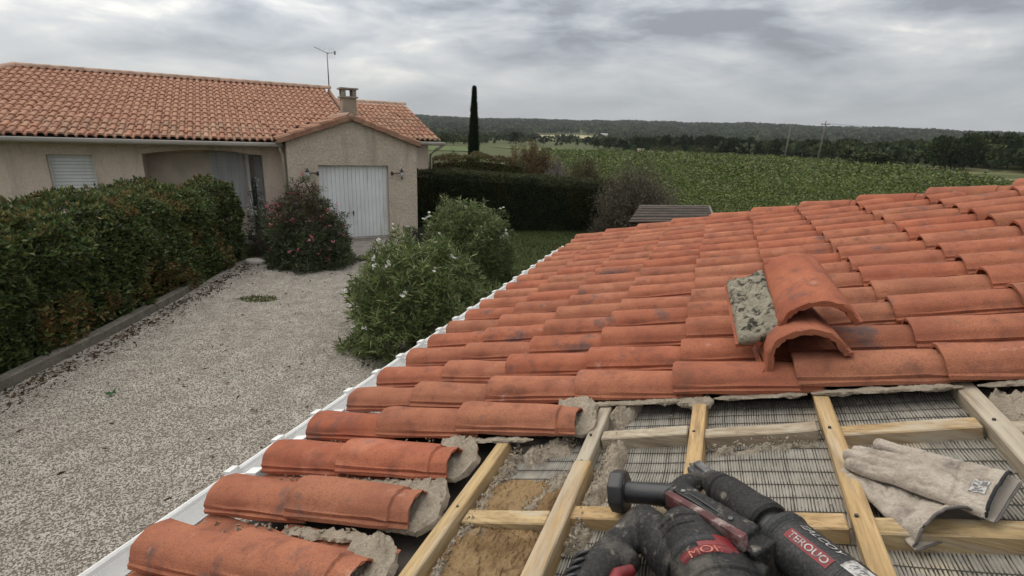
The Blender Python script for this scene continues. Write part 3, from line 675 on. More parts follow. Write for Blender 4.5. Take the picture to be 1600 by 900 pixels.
# ------------------------------------------------------------------ the neighbouring house
HP = V3(-2.908, 15.105, 0); HA = R_(29)
hX = V3(math.cos(HA), math.sin(HA), 0); hS = V3(-math.sin(HA), math.cos(HA), 0); hZ = V3(0, 0, 1)
def H(x, s, z): return HP+x*hX+s*hS+z*hZ
nb = thing('neighbour_house', 'single storey rendered house with clay tile roofs, gabled garage and small chimney', 'house', tuple(H(-4, 3, 0)))
def hbox(m, x0, x1, s0, s1, z0, z1): m.box(H(x0, s0, z0), hX*(x1-x0), hS*(s1-s0), hZ*(z1-z0)); return m
def hpoly(m, front, s0, s1):   # extrude a polygon given as (x,z) from s0 back to s1
    n = len(front); m.add([H(x, s0, z) for x, z in front]+[H(x, s1, z) for x, z in front],
          [tuple(range(n)), tuple(range(2*n-1, n-1, -1))]+[(k, n+k, n+(k+1) % n, (k+1) % n) for k in range(n)]); return m
SLAB, GE, ME = .22, 2.90, 2.80          # slab level, garage eave, main eave
GX0, GX1, GA, GRZ = -3.40, .04, -1.76, 3.52
DX0, DX1, DZ = -2.66, -.79, 2.27
def neighbour_walls():
    m = MB()
    hpoly(m, [(GX0, 0), (DX0, 0), (DX0, GE-.02), (GX0, GE-.02)], 0, .2)
    hpoly(m, [(DX1, 0), (GX1, 0), (GX1, GE-.02), (DX1, GE-.02)], 0, .2)
    hpoly(m, [(DX0, DZ), (DX1, DZ), (DX1, GE-.02), (DX0, GE-.02)], 0, .2)
    hpoly(m, [(GX0, GE-.02), (GX1, GE-.02), (GA, GRZ-.03)], 0, .2)
    hbox(m, GX0, GX0+.2, .2, 2.5, 0, GE-.05); hbox(m, GX1-.2, GX1, .2, 6, 0, GE-.05)
    m.obj('garage_wall', M['stucco'], nb)
    m = MB(); s = .8; t = .28
    WX0, WX1, WZ0, WZ1 = -8.33, -7.5, 1.1, 2.42
    PX0, PX1 = -6.55, -3.93
    hbox(m, -13, WX0, s, s+t, 0, ME); hbox(m, WX0, WX1, s, s+t, WZ1, ME); hbox(m, WX0, WX1, s, s+t, 0, WZ0)
    hbox(m, WX1, PX0, s, s+t, 0, ME); hbox(m, PX1, GX0, s, s+t, 0, ME)
    arch = [(PX0+(PX1-PX0)*k/16, 2.46+.12*math.sin(math.pi*k/16)) for k in range(17)]
    hpoly(m, [(PX1, ME), (PX0, ME)]+arch, s, s+t)
    m.obj('front_wall', M['stucco2'], nb)
    m = MB()   # porch interior
    hbox(m, PX0-.15, PX1+.35, 1.7, 1.9, 0, ME); hbox(m, PX0-.15, PX0, s+t, 1.7, 0, ME); hbox(m, PX1+.15, PX1+.35, s+t, 1.7, 0, ME)
    hbox(m, PX0, PX1+.15, s+t, 1.7, 2.68, ME)
    m.obj('porch_wall', M['plaster_dim'], nb)
    m = MB(); hbox(m, -13, -1.0, 10.5, 10.7, 0, ME); hbox(m, -13, -12.8, 1.1, 10.5, 0, ME); m.obj('back_wall', M['stucco2'], nb)
    m = MB(); hbox(m, -.2, 1.32, 2.62, 2.8, 0, GE-.05); hbox(m, 1.12, 1.32, 2.8, 9.5, 0, GE-.05); m.obj('wing_wall', M['stucco2'], nb)
    m = MB(); hbox(m, -13, 0, 1.3, 10, -.02, .2); m.obj('floor_slab', M['concrete'], nb)
    # apron in front of the garage
    m = MB(); hpoly(m, [(DX0-.75, 0), (GX1+.1, 0), (GX1+.1, SLAB), (DX0-.75, SLAB)], -.12, .25)
    V = [H(DX0-.7, -1.15, .01), H(GX1+.05, -.95, .01), H(GX1+.05, -.12, SLAB-.02), H(DX0-.7, -.12, SLAB-.02)]; m.add(V+[v-hZ*.1 for v in V], [(0, 1, 2, 3), (4, 7, 6, 5), (0, 4, 5, 1), (1, 5, 6, 2), (2, 6, 7, 3), (3, 7, 4, 0)])
    m.obj('garage_ramp', M['concrete'], nb)
    # roller shutter in the left window
    sh = MB()
    for k in range(17):
        z = WZ0+(WZ1-WZ0)*k/17; hbox(sh, WX0+.03, WX1-.03, s+.15, s+.162, z+.008, z+(WZ1-WZ0)/17-.010)
    w = sh.obj('roller_shutter', M['white'], nb)
    sh = MB(); hbox(sh, WX0+.02, WX1-.02, s+.163, s+.175, WZ0, WZ1); sh.obj('shutter_backing', M['greyalu'], w)
    m = MB(); hbox(m, WX0, WX0+.035, s+.12, s+.19, WZ0, WZ1); m.obj('shutter_rail', M['white'], w)
    m = MB(); hbox(m, WX1-.035, WX1, s+.12, s+.19, WZ0, WZ1); m.obj('shutter_rail', M['white'], w)
    m = MB(); hbox(m, WX0-.06, WX1+.06, s-.05, s+.12, WZ0-.06, WZ0-.001); m.obj('window_sill', M['concrete'], nb)
    # porch: closed shutter, then a glazed door with curtains on the right
    fr = MB(); sx0, sx1 = -5.15, -4.36
    hbox(fr, sx0, sx1, 1.665, 1.699, 1.0, 2.50)
    for k in range(15): hbox(fr, sx0+.02, sx1-.02, 1.65, 1.664, 1.0+k*.1, 1.09+k*.1)
    fr.obj('roller_shutter', M['curtain'], nb)
    dx0, dx1 = -4.30, -3.80
    d = MB()
    for x0, x1, z0, z1 in ((dx0, dx0+.07, .2, 2.52), (dx1-.05, dx1, .2, 2.52), (dx0+.07, dx1-.05, 2.44, 2.52), (dx0+.07, dx1-.05, .2, .30)): hbox(d, x0, x1, 1.62, 1.699, z0, z1)
    df = d.obj('glazed_door', M['white'], nb)
    d = MB(); hbox(d, dx0+.07, dx1-.05, 1.67, 1.68, .3, 2.44); d.obj('pane', M['glass'], df)
    n = 60; V = []
    for k in range(n):
        x = dx0+.20+(.25)*k/(n-1); sd = 1.655+.010*math.sin(k*.9)+.004*math.sin(k*2.3); V += [H(x, sd, .42), H(x, sd, 2.40)]
    obj('curtain', V, [(2*k, 2*k+2, 2*k+3, 2*k+1) for k in range(n-1)], M['curtain'], df, smooth=True)
    d = MB(); hbox(d, dx0-.02, dx1, 1.52, 1.62, .78, .90); d.obj('door_rail', M['white'], df)
neighbour_walls()
def garage_door():
    root = MB(); hbox(root, DX0, DX1, .15, .17, SLAB+.05, DZ); dr = root.obj('garage_door', M['white'], nb)
    n = 17; w = (DX1-DX0-.04)/n; m = MB()
    hbox(m, 0, w-.012, .132, .149, SLAB+.06, DZ-.02); me = None
    for k in range(n):
        p = H(DX0+.02+k*w, 0, 0)
        if me is None:
            o = obj('door_plank', np.array(m.V)-HP+p, m.F, M['white'], dr, origin=p); me = o
        else:
            o = me.copy(); COL.objects.link(o); o.parent = dr; o.location = Vector(p-wl(dr))
    m = MB(); m.tube([H(-1.79, .13, .98), H(-1.79, .06, .98)], .022, 10); m.tube([H(-1.79, .075, 1.03), H(-1.79, .065, .90)], .016, 8); m.obj('door_handle', M['dark_iron'], dr, True)
    m = MB(); hbox(m, DX0-.15, DX1+.12, -.05, .14, SLAB, SLAB+.05); m.obj('threshold', M['concrete'], nb)
    for sx, lab in ((-1, 'left'), (1, 'right')):     # carriage lamps on arms beside the door
        x0 = DX0-.02 if sx < 0 else DX1+.10; x1 = x0+sx*(.27 if sx < 0 else .25)
        m = MB(); m.tube([H(x0, -.01, 2.06), H(x0, -.10, 2.06), H((x0+x1)/2, -.11, 2.075), H(x1, -.12, 2.06)], .014, 8); hbox(m, x0-.03, x0+.03, -.02, -.001, 2.01, 2.11)
        a = m.obj('lamp_arm', M['dark_iron'], nb, True); a['label'] = 'lamp arm at the '+lab+' of the garage door'
        m = MB(); c = H(x1, -.12, 0)
        m.tube([c+hZ*z for z in (1.90, 1.93, 1.95)], [.010, .025, .04], 8); m.tube([c+hZ*z for z in (2.10, 2.12, 2.17, 2.21)], [.058, .054, .024, .007], 8)
        l = m.obj('lantern', M['dark_iron'], a, True)
        m = MB(); m.tube([c+hZ*1.95, c+hZ*2.10], [.036, .050], 8); m.obj('lantern_glass', M['lampglass'], a, True)
garage_door()
PITCH_N = math.tan(R_(17.6))
def small_tile(w=.17, lt=.44, n=7, h=.052, tp=.10):
    """barrel with the flat channel beside it; local x along the eave, y up the slope"""
    V = []; F = []; prof = []
    for k in range(n+1):
        q = math.pi*(1-k/n); prof.append((w*.36+w*.36*math.cos(q), .004+h*math.sin(q)**.8))
    prof += [(w*.86, -.008), (w+.004, .004)]; m_ = len(prof)
    for y, z, k in ((0, .022, 1.), (0.004, .030, 1.), (lt, .004, 1-tp)):
        for x, c in prof: V.append((w*.36+(x-w*.36)*k if x < w*.8 else x, y, c*k+z-(.012 if y == 0 else .0)))
    F = [tuple(f) for f in grid_faces(3, m_)]
    b = len(V); V += [(x, 0, c-.012) for x, c in prof]; F += [(k, k+1, b+k+1, b+k) for k in range(m_-1)]
    return V, F
def lay_roof(E0, dx, du, ncol, nrow, w, ex, clip, parts_left, mat=M['tile_far'], name='roof_tile'):
    dn = np.cross(dx, du); V, F = small_tile(w, ex+.05); V = np.array(V)
    if np.dot(dn, hZ) < 0: dn = -dn
    me = mesh_np(name, V, F, mat); smooth_by_angle(type('o', (), {'data': me})(), 50)
    if np.dot(np.cross(dx, du), dn) < 0: pass
    MBk = MB(); k = 0
    for j in range(nrow):
        for i in range(ncol):
            p = E0+dx*i*w+du*j*ex
            if not clip(i*w+w/2, j*ex): continue
            rz, dz = random.gauss(0, .012), random.gauss(0, .004)
            if k < parts_left:
                put(name, me, basis_m(dx, du, dn, p+dn*dz+du*random.gauss(0, .008)) @ Matrix.Rotation(rz, 4, 'Z'), nb); k += 1
            else:
                W = p+V[:, :1]*dx+V[:, 1:2]*(du+dx*rz*-1)+(V[:, 2:]+dz)*dn; MBk.add(W, F)
    if MBk.V: o = MBk.obj(name+'_field', mat, nb); o['kind'] = 'stuff'; smooth_by_angle(o, 50)
    return k
def neighbour_roofs():
    th = R_(17.6); du = hS*math.cos(th)+hZ*math.sin(th)
    # main roof: eave s=.4, ridge s=5.8; hip at the far left, gable at the right
    rd = 5.4/math.cos(th); xr = -1.28; w = .172; E0 = H(-12.6, .36, ME+.04)
    def clipm(x, y):
        X = -12.6+x; s = y*math.cos(th)
        if X < -9.75 and (s > 5.4*(X+14)/(14-9.75)): return False
        if X < -12.6: return False
        gz = ME+s*PITCH_N                                     # hidden below the garage roof
        if X > GX0-.35 and X > GA-(GRZ-gz)/.335+.3: return False
        return y < rd-.1
    m = MB(); P = [H(-13.2, .42, ME-.02), H(-3.5, .42, ME-.02), H(xr, .42, ME-.02), H(xr, 5.8, ME+5.4*PITCH_N-.03), H(-9.75, 5.8, ME+5.4*PITCH_N-.03)]
    Q = [H(-13.2, 11.2, ME-.02), H(xr, 11.2, ME-.02)]
    m.add(P+Q, [(0, 1, 2, 3, 4), (4, 3, 6, 5), (0, 4, 5), (2, 6, 3), (0, 5, 6, 2)]); m.obj('roof_deck', M['deck'], nb)
    used = lay_roof(E0, hX, du, int((xr+12.6)/w), 15, w, .392, clipm, 180)
    rz = ME+5.4*PITCH_N+.10
    def ridge(p, q, n, r=.13, name='ridge_tile', mat='ridge'):
        p = np.array(p); q = np.array(q); d = (q-p)/n; L = np.linalg.norm(d); t = d/L; sd = norm(np.cross(t, hZ)); up = np.cross(sd, t)
        for k in range(n):
            V = []
            for y, rr in ((-.03, 1.0), (L*.5, .98), (L, .955)):
                for inn in (0, 1):
                    for a in range(9):
                        ang = math.pi*a/8; rad = r*rr-(.014 if inn else 0)
                        V.append(p+d*k+t*y+sd*math.cos(ang)*rad+up*(math.sin(ang)*rad*.8))
            F = []
            for y in range(2):
                for a in range(8):
                    b = y*18+a; F.append((b, b+18, b+19, b+1)); b += 9; F.append((b, b+1, b+19, b+18))
            for y in (0, 2): 
                for a in range(8): b = y*18+a; F.append((b, b+1, b+10, b+9))
            obj(name, V, F, M[mat], nb, smooth=True)
    ridge(H(xr+.05, 5.8, rz-.02), H(-9.75, 5.8, rz-.02), 22)
    ridge(H(-9.75, 5.8, rz-.02), H(-13.2, 1.2, ME+.15), 10)
    m = MB(); m.tube([H(xr+.02, .5, ME+.02), H(xr+.02, 5.8, rz-.09)], .06, 6); m.obj('gable_edge', M['tile_far'], nb)
    # rear wing on the right
    xw = 1.62; WE = 2.93; du2 = hS*math.cos(th)+hZ*math.sin(th); n = int(3.9/.172)
    m = MB(); P = [H(-2.4, 2.3, WE-.03), H(xw, 2.3, WE-.03), H(xw, 6.25, WE+3.95*PITCH_N-.03), H(-2.4, 6.25, WE+3.95*PITCH_N-.03), H(xw, 10.2, WE-.03), H(-2.4, 10.2, WE-.03)]
    m.add(P, [(0, 1, 2, 3), (3, 2, 4, 5), (1, 4, 2), (0, 3, 5), (0, 5, 4, 1)]); m.obj('roof_deck', M['deck'], nb)
    def clipw(x, y):
        X = xw-23*.172+x; s = 2.2+y*math.cos(th); gz = WE+y*math.sin(th)
        return not (s < 6 and X < GA+(GRZ-gz)/.335-.25)
    lay_roof(H(xw-23*.172, 2.24, WE+.03), hX, du2, 23, 10, .172, .40, clipw, 120)
    ridge(H(xw+.03, 6.25, WE+3.95*PITCH_N+.04), H(-1.2, 6.25, WE+3.95*PITCH_N+.04), 7)
    # garage roof: two slopes with verge tiles along the gable
    for sx in (-1, 1):
        ex = GX0-.22 if sx < 0 else GX1+.10; ez = GE-.02; run = abs(GA-ex); k = (GRZ+.02-ez)/run
        d2 = norm(V3(*( -sx*hX*run+hZ*k*run))); Ln = math.hypot(run, k*run); depth = 3.4
        m = MB(); A = H(ex, -.10, ez-.05); m.add([A, A+hS*depth, A+hS*depth+d2*Ln, A+d2*Ln]+[A-hZ*.05, A+hS*depth-hZ*.05, A+hS*depth+d2*Ln-hZ*.05, A+d2*Ln-hZ*.05], [(0, 1, 2, 3), (7, 6, 5, 4), (0, 3, 7, 4), (0, 4, 5, 1), (1, 5, 6, 2)])
        m.obj('roof_deck', M['deck'], nb)
        nr = int(round(Ln/.36)); exs = Ln/nr
        dx = hS if sx < 0 else hS
        def clipg(x, y, sx=sx, k=k): 
            z = ez+y*d2[2]; s = .1+x
            return s < .4+(z-ME)/PITCH_N+.35 if sx < 0 else s < 2.6+(z-WE)/PITCH_N+.25
        lay_roof(A+hZ*.05+hS*.12, dx, d2, 16, nr, .172, exs, clipg, 0, name='garage_roof_tile')
        for j in range(nr):                                    # flat L shaped verge tiles
            p = A+d2*exs*j+hZ*.055; nrm = norm(np.cross(d2, hS)); nrm = nrm if nrm[2] > 0 else -nrm
            b = d2*(exs+.03); off = nrm*.014; b2 = b-off
            m = MB(); m.box(p-hS*.035+off, b2, hS*.30, nrm*.018); m.box(p-hS*.036+off-nrm*.10, b2, hS*.016, nrm*.099)
            o = m.obj('verge_tile', M['tile_far'], nb, origin=p)
    p = H(GA, -.13, GRZ+.02); ridge(H(GA, -.12, GRZ+.045), H(GA, 2.9, GRZ+.045), 8, .10)
    m = MB(); m.tube([p-hS*.012, p+hS*.03], .098, 14); m.obj('ridge_end', M['ridge'], nb, True)
neighbour_roofs()
def neighbour_trim():
    def gutter(x0, x1, s, z, nm='gutter'):
        pr = [(-.075, .03), (-.082, .038), (-.09, .03), (-.085, -.02), (-.06, -.06), (-.01, -.075), (.04, -.06), (.055, .0), (.055, .03), (.045, .03), (.04, -.01), (-.01, -.055), (-.06, -.03)]
        V = [H(x, s+a, z+c) for x in (x0, x1) for a, c in pr]; n = len(pr)
        F = [(k, (k+1) % n, n+(k+1) % n, n+k) for k in range(n)]+[tuple(range(n)), tuple(range(2*n-1, n-1, -1))]
        return smooth_by_angle(obj(nm, V, F, M['greyalu'], nb), 50)
    gutter(-13, GX0-.05, .27, ME-.03); gutter(.1, 1.72, 2.12, GE-.02)
    m = MB(); hbox(m, -13, GX0-.01, .36, .8, ME-.05, ME-.03); m.obj('soffit', M['cream'], nb)
    def pipe(P, lab=None): 
        m = MB(); m.tube([H(*p) for p in P], .045, 10); o = m.obj('downpipe', M['cream'], nb, True)
        if lab: o['label'] = lab
    pipe([(GX0-.12, .27, ME-.10), (GX0-.10, .30, ME-.2), (GX0-.055, .34, ME-.3), (GX0-.055, .34, .1)])
    pipe([(GX1+.24, 2.12, GE-.1), (GX1+.14, 1.4, GE-.25), (GX1+.07, .6, GE-.4), (GX1+.07, .5, .1)])
    pipe([(1.64, 2.12, GE-.1), (1.5, 2.4, GE-.25), (1.38, 2.55, GE-.4), (1.38, 2.55, .1)])
    # chimney with a capped, open sided head
    cx, cs, hw = -1.40, 1.95, .20
    m = MB(); hbox(m, cx-hw, cx+hw, cs-hw, cs+hw, 3.2, 4.10); ch = m.obj('chimney', M['chim'], nb)
    m = MB(); hbox(m, cx-hw-.05, cx+hw+.05, cs-hw-.05, cs+hw+.05, 4.10, 4.14); hbox(m, cx-hw-.06, cx+hw+.06, cs-hw-.06, cs+hw+.06, 4.335, 4.375)
    for a in (-1, 1):
        for b in (-1, 1): hbox(m, cx+a*.15-.055, cx+a*.15+.055, cs+b*.15-.055, cs+b*.15+.055, 4.14, 4.335)
    m.obj('chimney_cap', M['concrete'], ch)
    # television aerial
    ax, as_, z0, z1 = -1.22, 6.0, 4.4, 5.83
    m = MB(); m.tube([H(ax, as_, z0), H(ax, as_, z1)], .022, 8); an = m.obj('aerial_mast', M['steel'], nb, True)
    m = MB(); c = H(ax, as_, z1-.03)
    bd = norm(hX*-.92+hS*.1+hZ*.36); m.tube([c-bd*.06, c+bd*.46], .011, 6); b2 = norm(hX*.95+hZ*.12); m.tube([c, c+b2*.30], .011, 6)
    m.tube([c+b2*.27-hZ*.06, c+b2*.28+hZ*.06], .03, 6)
    sv = norm(np.cross(bd, hS)); 
    for t, l in ((.12, .16), (.26, .15), (.36, .13)):
        m.tube([c+bd*t-sv*l+hS*.12, c+bd*t, c+bd*t+sv*l*.8-hS*.1], .004, 4)
    for t in (.08, .16, .24): m.tube([c+b2*t-hZ*.2-hS*.05, c+b2*t+hZ*.17+hS*.05], .004, 4)
    m.obj('aerial', M['steel'], an)
neighbour_trim()
# ------------------------------------------------------------------ edging, lid, shed
def kerb():
    P = [(-6.05, 1), (-6.08, 5.6), (-6.12, 7.2), (-6.28, 9.3), (-6.45, 10.2)]
    m = MB(); V = []
    for x, y in P:
        for dx, z in ((0, 0), (0, .13), (-.015, .145), (-.14, .145), (-.15, 0)): V.append((x+dx, y, z))
    F = [tuple(f[::-1]) for f in grid_faces(len(P), 5)]+[tuple(range(5)), tuple(range(5*len(P)-1, 5*len(P)-6, -1))]
    tag(obj('kerb_edging', V, F, M['kerb']), 'low concrete edging kerb along the foot of the left hedge', 'kerb')
kerb()
m = MB(); m.tube([(-6.22, 12.0, .0), (-6.22, 12.0, .08), (-6.22, 12.0, .11), (-6.22, 12.0, .12)], [.25, .25, .22, .17], 20)
lid = m.obj('drain_lid', M['greyalu'], None, True); lid.scale = (1, .62, 1); tag(lid, 'pale round plastic drain lid on the gravel at the end of the left hedge', 'drain lid')
def shed():
    A, B, C, D = V3(2.55, 11.4, 1.42), V3(3.45, 14.3, 1.42), V3(5.0, 15.5, 1.44), V3(5.9, 12.3, 1.40)
    C = B+(D-A)*.62+V3(.1, .1, 0); D = A+(C-B)
    root = thing('garden_shed', 'low dark shed with weathered board roof beyond the far roof edge', 'shed', tuple(((A+C)/2)*[1, 1, 0]))
    n = 11; dv = (B-A)/n
    for k in range(n):
        p = A+dv*k; m = MB(); m.box(p+V3(0, 0, .012*(k % 2)), (D-A), dv*.97, V3(0, 0, .025)); m.obj('roof_board', M['shedroof'], root, origin=p)
    m = MB()
    for p, q in ((A, B), (B, C), (C, D), (D, A)):
        p2 = p*.97+(A+C)/2*.03; q2 = q*.97+(A+C)/2*.03; nn = norm(np.cross(q2-p2, hZ))*.03
        P = [p2, q2, q2+nn, p2+nn]; P = [x-[0, 0, .03] for x in P]; G = [x*[1, 1, 0] for x in P]; m.add(P+G, [(0, 1, 2, 3), (7, 6, 5, 4), (0, 4, 5, 1), (1, 5, 6, 2), (2, 6, 7, 3), (3, 7, 4, 0)])
    m.obj('wall', M['shedroof'], root)
    m = MB(); m.tube([B+V3(0, 0, .03), C+V3(0, 0, .03)], .035, 6); m.tube([C+V3(0, 0, .03), D+V3(0, 0, .03)], .03, 6); m.obj('edge_batten', M['polewood'], root)
shed()
# ------------------------------------------------------------------ hedges, shrubs, cypress
def hedge(name, label, base, top, z, depth, n, pal, palt, L, W, side=1, bump=.10, topcol=.35, ends=True, seed=1, rnd=.22, lfreq=1.6, brown=.12):
    """clipped hedge: base = line of the visible face on the ground, leaves on face, top, back and ends"""
    r = np.random.default_rng(seed); base = np.array(base, float); k = np.linspace(0, 1, len(base)); zk = np.linspace(0, 1, len(z))
    root = thing(name, label, 'hedge', (base[len(base)//2][0], base[len(base)//2][1], 0))
    def at(t): return np.stack([np.interp(t, k, base[:, 0]), np.interp(t, k, base[:, 1])], 1)
    t = r.random(n); c = at(t); tg = norm(at(np.clip(t+.01, 0, 1))-at(np.clip(t-.01, 0, 1))); nr = np.stack([tg[:, 1], -tg[:, 0]], 1)*side
    hz = np.interp(t, zk, z); f = r.random(n); P = np.zeros((n, 3)); D = np.zeros((n, 3))
    face = f < .60; topm = (f >= .60) & (f < .88); back = f >= .88
    P[:, :2] = c; P[face, 2] = (r.random(face.sum())**.85)*hz[face]; D[face, :2] = nr[face]; D[face, 2] = .25
    q = r.random(topm.sum()); P[topm, :2] -= nr[topm]*(q*depth)[:, None]; P[topm, 2] = hz[topm]; D[topm, 2] = 1
    P[back, :2] -= nr[back]*depth; P[back, 2] = r.random(back.sum())*hz[back]; D[back, :2] = -nr[back]
    # rounded upper edge
    e = np.clip((P[:, 2]-hz+rnd)/rnd, 0, 1); P[face, :2] -= nr[face]*(e[face]**2*rnd*.55)[:, None]
    tq = np.zeros(n); tq[topm] = np.clip(1-q/.35, 0, 1)**2*rnd*.35; P[:, 2] -= tq
    if ends:
        for tt, sg in ((0., -1), (1., 1)):
            m_ = n//14; cc = at(np.full(m_, tt)); i0 = r.random(m_); tg0 = tg[np.argmin(abs(t-tt))]; nr0 = nr[np.argmin(abs(t-tt))]
            Pe = np.zeros((m_, 3)); Pe[:, :2] = cc-nr0*(i0*depth)[:, None]; Pe[:, 2] = r.random(m_)*np.interp(tt, zk, z); De = np.tile([tg0[0]*sg, tg0[1]*sg, .2], (m_, 1))
            P = np.concatenate([P, Pe]); D = np.concatenate([D, De]); nr = np.concatenate([nr, np.tile(nr0, (m_, 1))])
    f1 = fbm(P, lfreq, 3); f2 = fbm(P+[30, 0, 0], 5, 2)
    P = P+norm(D)*(f1*bump+f2*bump*.45+r.normal(0, .025, len(P))-.03*r.random(len(P)))[:, None]
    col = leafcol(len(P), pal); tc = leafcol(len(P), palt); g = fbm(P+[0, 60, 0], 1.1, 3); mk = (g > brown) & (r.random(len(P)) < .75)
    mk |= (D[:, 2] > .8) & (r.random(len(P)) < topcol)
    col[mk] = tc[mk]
    P[:, 2] = np.maximum(P[:, 2], .02)
    A, F, cc = leaf_mesh(P, norm(D)*.7+np.array([0, 0, .15]), r.uniform(*L, len(P)), r.uniform(*W, len(P)), col, jit=.6)
    tag(obj('foliage', A, F, M['leaf'], root, col=cc), kind='stuff')
    # solid dark core blocks see-through; the hedge's inner shade is put into its colour
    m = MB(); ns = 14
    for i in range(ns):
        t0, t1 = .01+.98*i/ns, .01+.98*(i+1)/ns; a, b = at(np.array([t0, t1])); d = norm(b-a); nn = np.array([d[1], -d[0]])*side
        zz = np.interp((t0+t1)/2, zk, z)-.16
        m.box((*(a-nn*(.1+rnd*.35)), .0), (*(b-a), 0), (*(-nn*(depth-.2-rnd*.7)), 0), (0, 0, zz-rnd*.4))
    m.obj('dark_core', M['core'], root)
    return root
G1 = [(.085, .12, .037), (.065, .097, .033), (.112, .143, .046), (.058, .08, .032), (.15, .17, .058)]
hedge('clipped_hedge', 'broad green hedge at the left edge with leaves turning orange brown', [(-6.25, 2.2), (-6.28, 5.6), (-6.33, 7.2), (-6.5, 9.7), (-6.78, 12.4)], 2, [1.98, 1.90, 1.86, 1.84, 1.84], 1.9, 74000, G1,
      [(.20, .11, .045), (.17, .15, .05), (.25, .17, .075), (.13, .14, .045)], (.055, .105), (.032, .052), 1, .25, .18, seed=3, rnd=.55, lfreq=1.35, brown=.30)
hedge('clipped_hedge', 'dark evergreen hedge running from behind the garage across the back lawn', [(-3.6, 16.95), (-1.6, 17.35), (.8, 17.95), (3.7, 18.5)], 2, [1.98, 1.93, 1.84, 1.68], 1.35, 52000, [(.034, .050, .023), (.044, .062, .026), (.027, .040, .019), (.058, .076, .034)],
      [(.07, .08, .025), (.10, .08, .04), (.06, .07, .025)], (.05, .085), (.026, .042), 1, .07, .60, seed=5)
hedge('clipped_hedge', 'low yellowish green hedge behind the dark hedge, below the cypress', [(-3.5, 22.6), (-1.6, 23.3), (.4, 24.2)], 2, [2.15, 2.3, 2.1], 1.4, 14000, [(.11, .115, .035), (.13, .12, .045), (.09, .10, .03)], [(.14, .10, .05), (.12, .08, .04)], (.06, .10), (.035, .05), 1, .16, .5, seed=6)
def shrub(name, label, cat, c, rx, ry, h, ntip, per, L, W, pal, up=.8, lean=.5, flowers=None, nfl=0, fz=(.3, 1), shell=.55, palt=None, stems=26, leaf='leaf', flsize=.03, seed=1, zmin=.05, tipgap=.03, fdir=None):
    """shrub grown from stems: whorls of leaves at shoot ends spread through a lumpy dome"""
    r = np.random.default_rng(seed); root = thing(name, label, cat, (c[0], c[1], 0))
    q = norm(r.normal(0, 1, (ntip, 3))); q[:, 2] = np.abs(q[:, 2])*1.0-.12*r.random(ntip); rad = shell+(1-shell)*r.random(ntip)**.5
    lum = 1+.36*fbm(q*1.0+[seed*5, 0, 0], 1.9, 4)
    T = q*(rad*lum)[:, None]*[rx, ry, h]; T[:, 2] = np.maximum(T[:, 2], zmin+.1*r.random(ntip)); T += [c[0], c[1], 0]
    ax = norm(q*[1, 1, .4]*lean+np.array([0, 0, up])+r.normal(0, .22, (ntip, 3)))
    n = ntip*per; s = np.repeat(np.arange(ntip), per); al = r.random(n)*.16*1.0
    e1 = norm(np.cross(ax, r.normal(0, 1, (ntip, 3)))); e2 = np.cross(ax, e1); a = r.random(n)*6.283
    rd = e1[s]*np.cos(a)[:, None]+e2[s]*np.sin(a)[:, None]
    D = norm(ax[s]*r.uniform(.25, 1.0, n)[:, None]+rd*r.uniform(.5, 1., n)[:, None]-[0, 0, .12]); P = T[s]-ax[s]*(al[:, None])
    col = leafcol(n, pal, .22)*np.repeat(1+.18*r.normal(0, 1, ntip), per)[:, None].clip(.5, 1.6)
    if palt is not None:
        k = np.repeat((q[:, 2]*rad > .55) & (r.random(ntip) < .55), per); col[k] = leafcol(int(k.sum()), palt, .2)
    A, F, cc = leaf_mesh(P, D, r.uniform(*L, n), r.uniform(*W, n), np.clip(col, .004, 1), fold=.15, jit=.12)
    tag(obj('foliage', A, F, M[leaf], root, col=cc), kind='stuff')
    m = MB()
    for k in range(stems):
        e = T[r.integers(0, ntip)]; b = np.array([c[0]+r.normal(0, rx*.12), c[1]+r.normal(0, ry*.12), 0]); mid = (b*.45+e*.55)+[0, 0, .12*h]; m.tube([b, (b+mid)/2+r.normal(0, .03, 3), mid, e], [.016, .013, .010, .005], 5, False)
    m.obj('stems', M['twig'], root)
    if nfl:
        zq = q[:, 2]*rad; cand = np.where((zq > fz[0]) & (zq < fz[1]) & (rad > shell+(1-shell)*.75))[0]
        if fdir is not None: cand = cand[(q[cand] @ np.array(fdir)) > .15]
        pick = r.choice(cand, min(nfl, len(cand)), replace=False); P2 = []; D2 = []; C2 = []
        for k in pick:
            for _ in range(r.integers(2, 5)):
                ctr = T[k]+ax[k]*.05+r.normal(0, .028, 3); fa = norm(ax[k]+r.normal(0, .5, 3)); s1 = norm(np.cross(fa, r.normal(0, 1, 3))); s2 = np.cross(fa, s1)
                cc = np.array(flowers[r.integers(0, len(flowers))])*r.uniform(.8, 1.1)
                for p in range(5): an = p*1.2566; P2.append(ctr); D2.append(fa*.35+s1*math.cos(an)+s2*math.sin(an)); C2.append(cc)
        A, F, cc = leaf_mesh(np.array(P2), np.array(D2), flsize, flsize*.8, np.clip(np.array(C2), 0, 1), fold=.1, jit=.08)
        tag(obj('blossoms', A, F, M['petal'], root, col=cc), kind='stuff')
    return root
OL = [(.13, .165, .058), (.16, .20, .07), (.095, .125, .048), (.22, .25, .10)]
WH = [(.85, .84, .78), (.80, .78, .72)]
shrub('oleander', 'large white flowering oleander nearest the gutter, spilling onto the gravel', 'shrub', (-1.50, 7.95), 1.2, 1.55, 1.75, 2500, 10, (.10, .17), (.017, .027), OL, flowers=WH, nfl=16, seed=11, fz=(.2, .98), flsize=.034, fdir=(-.3, -.7, .5))
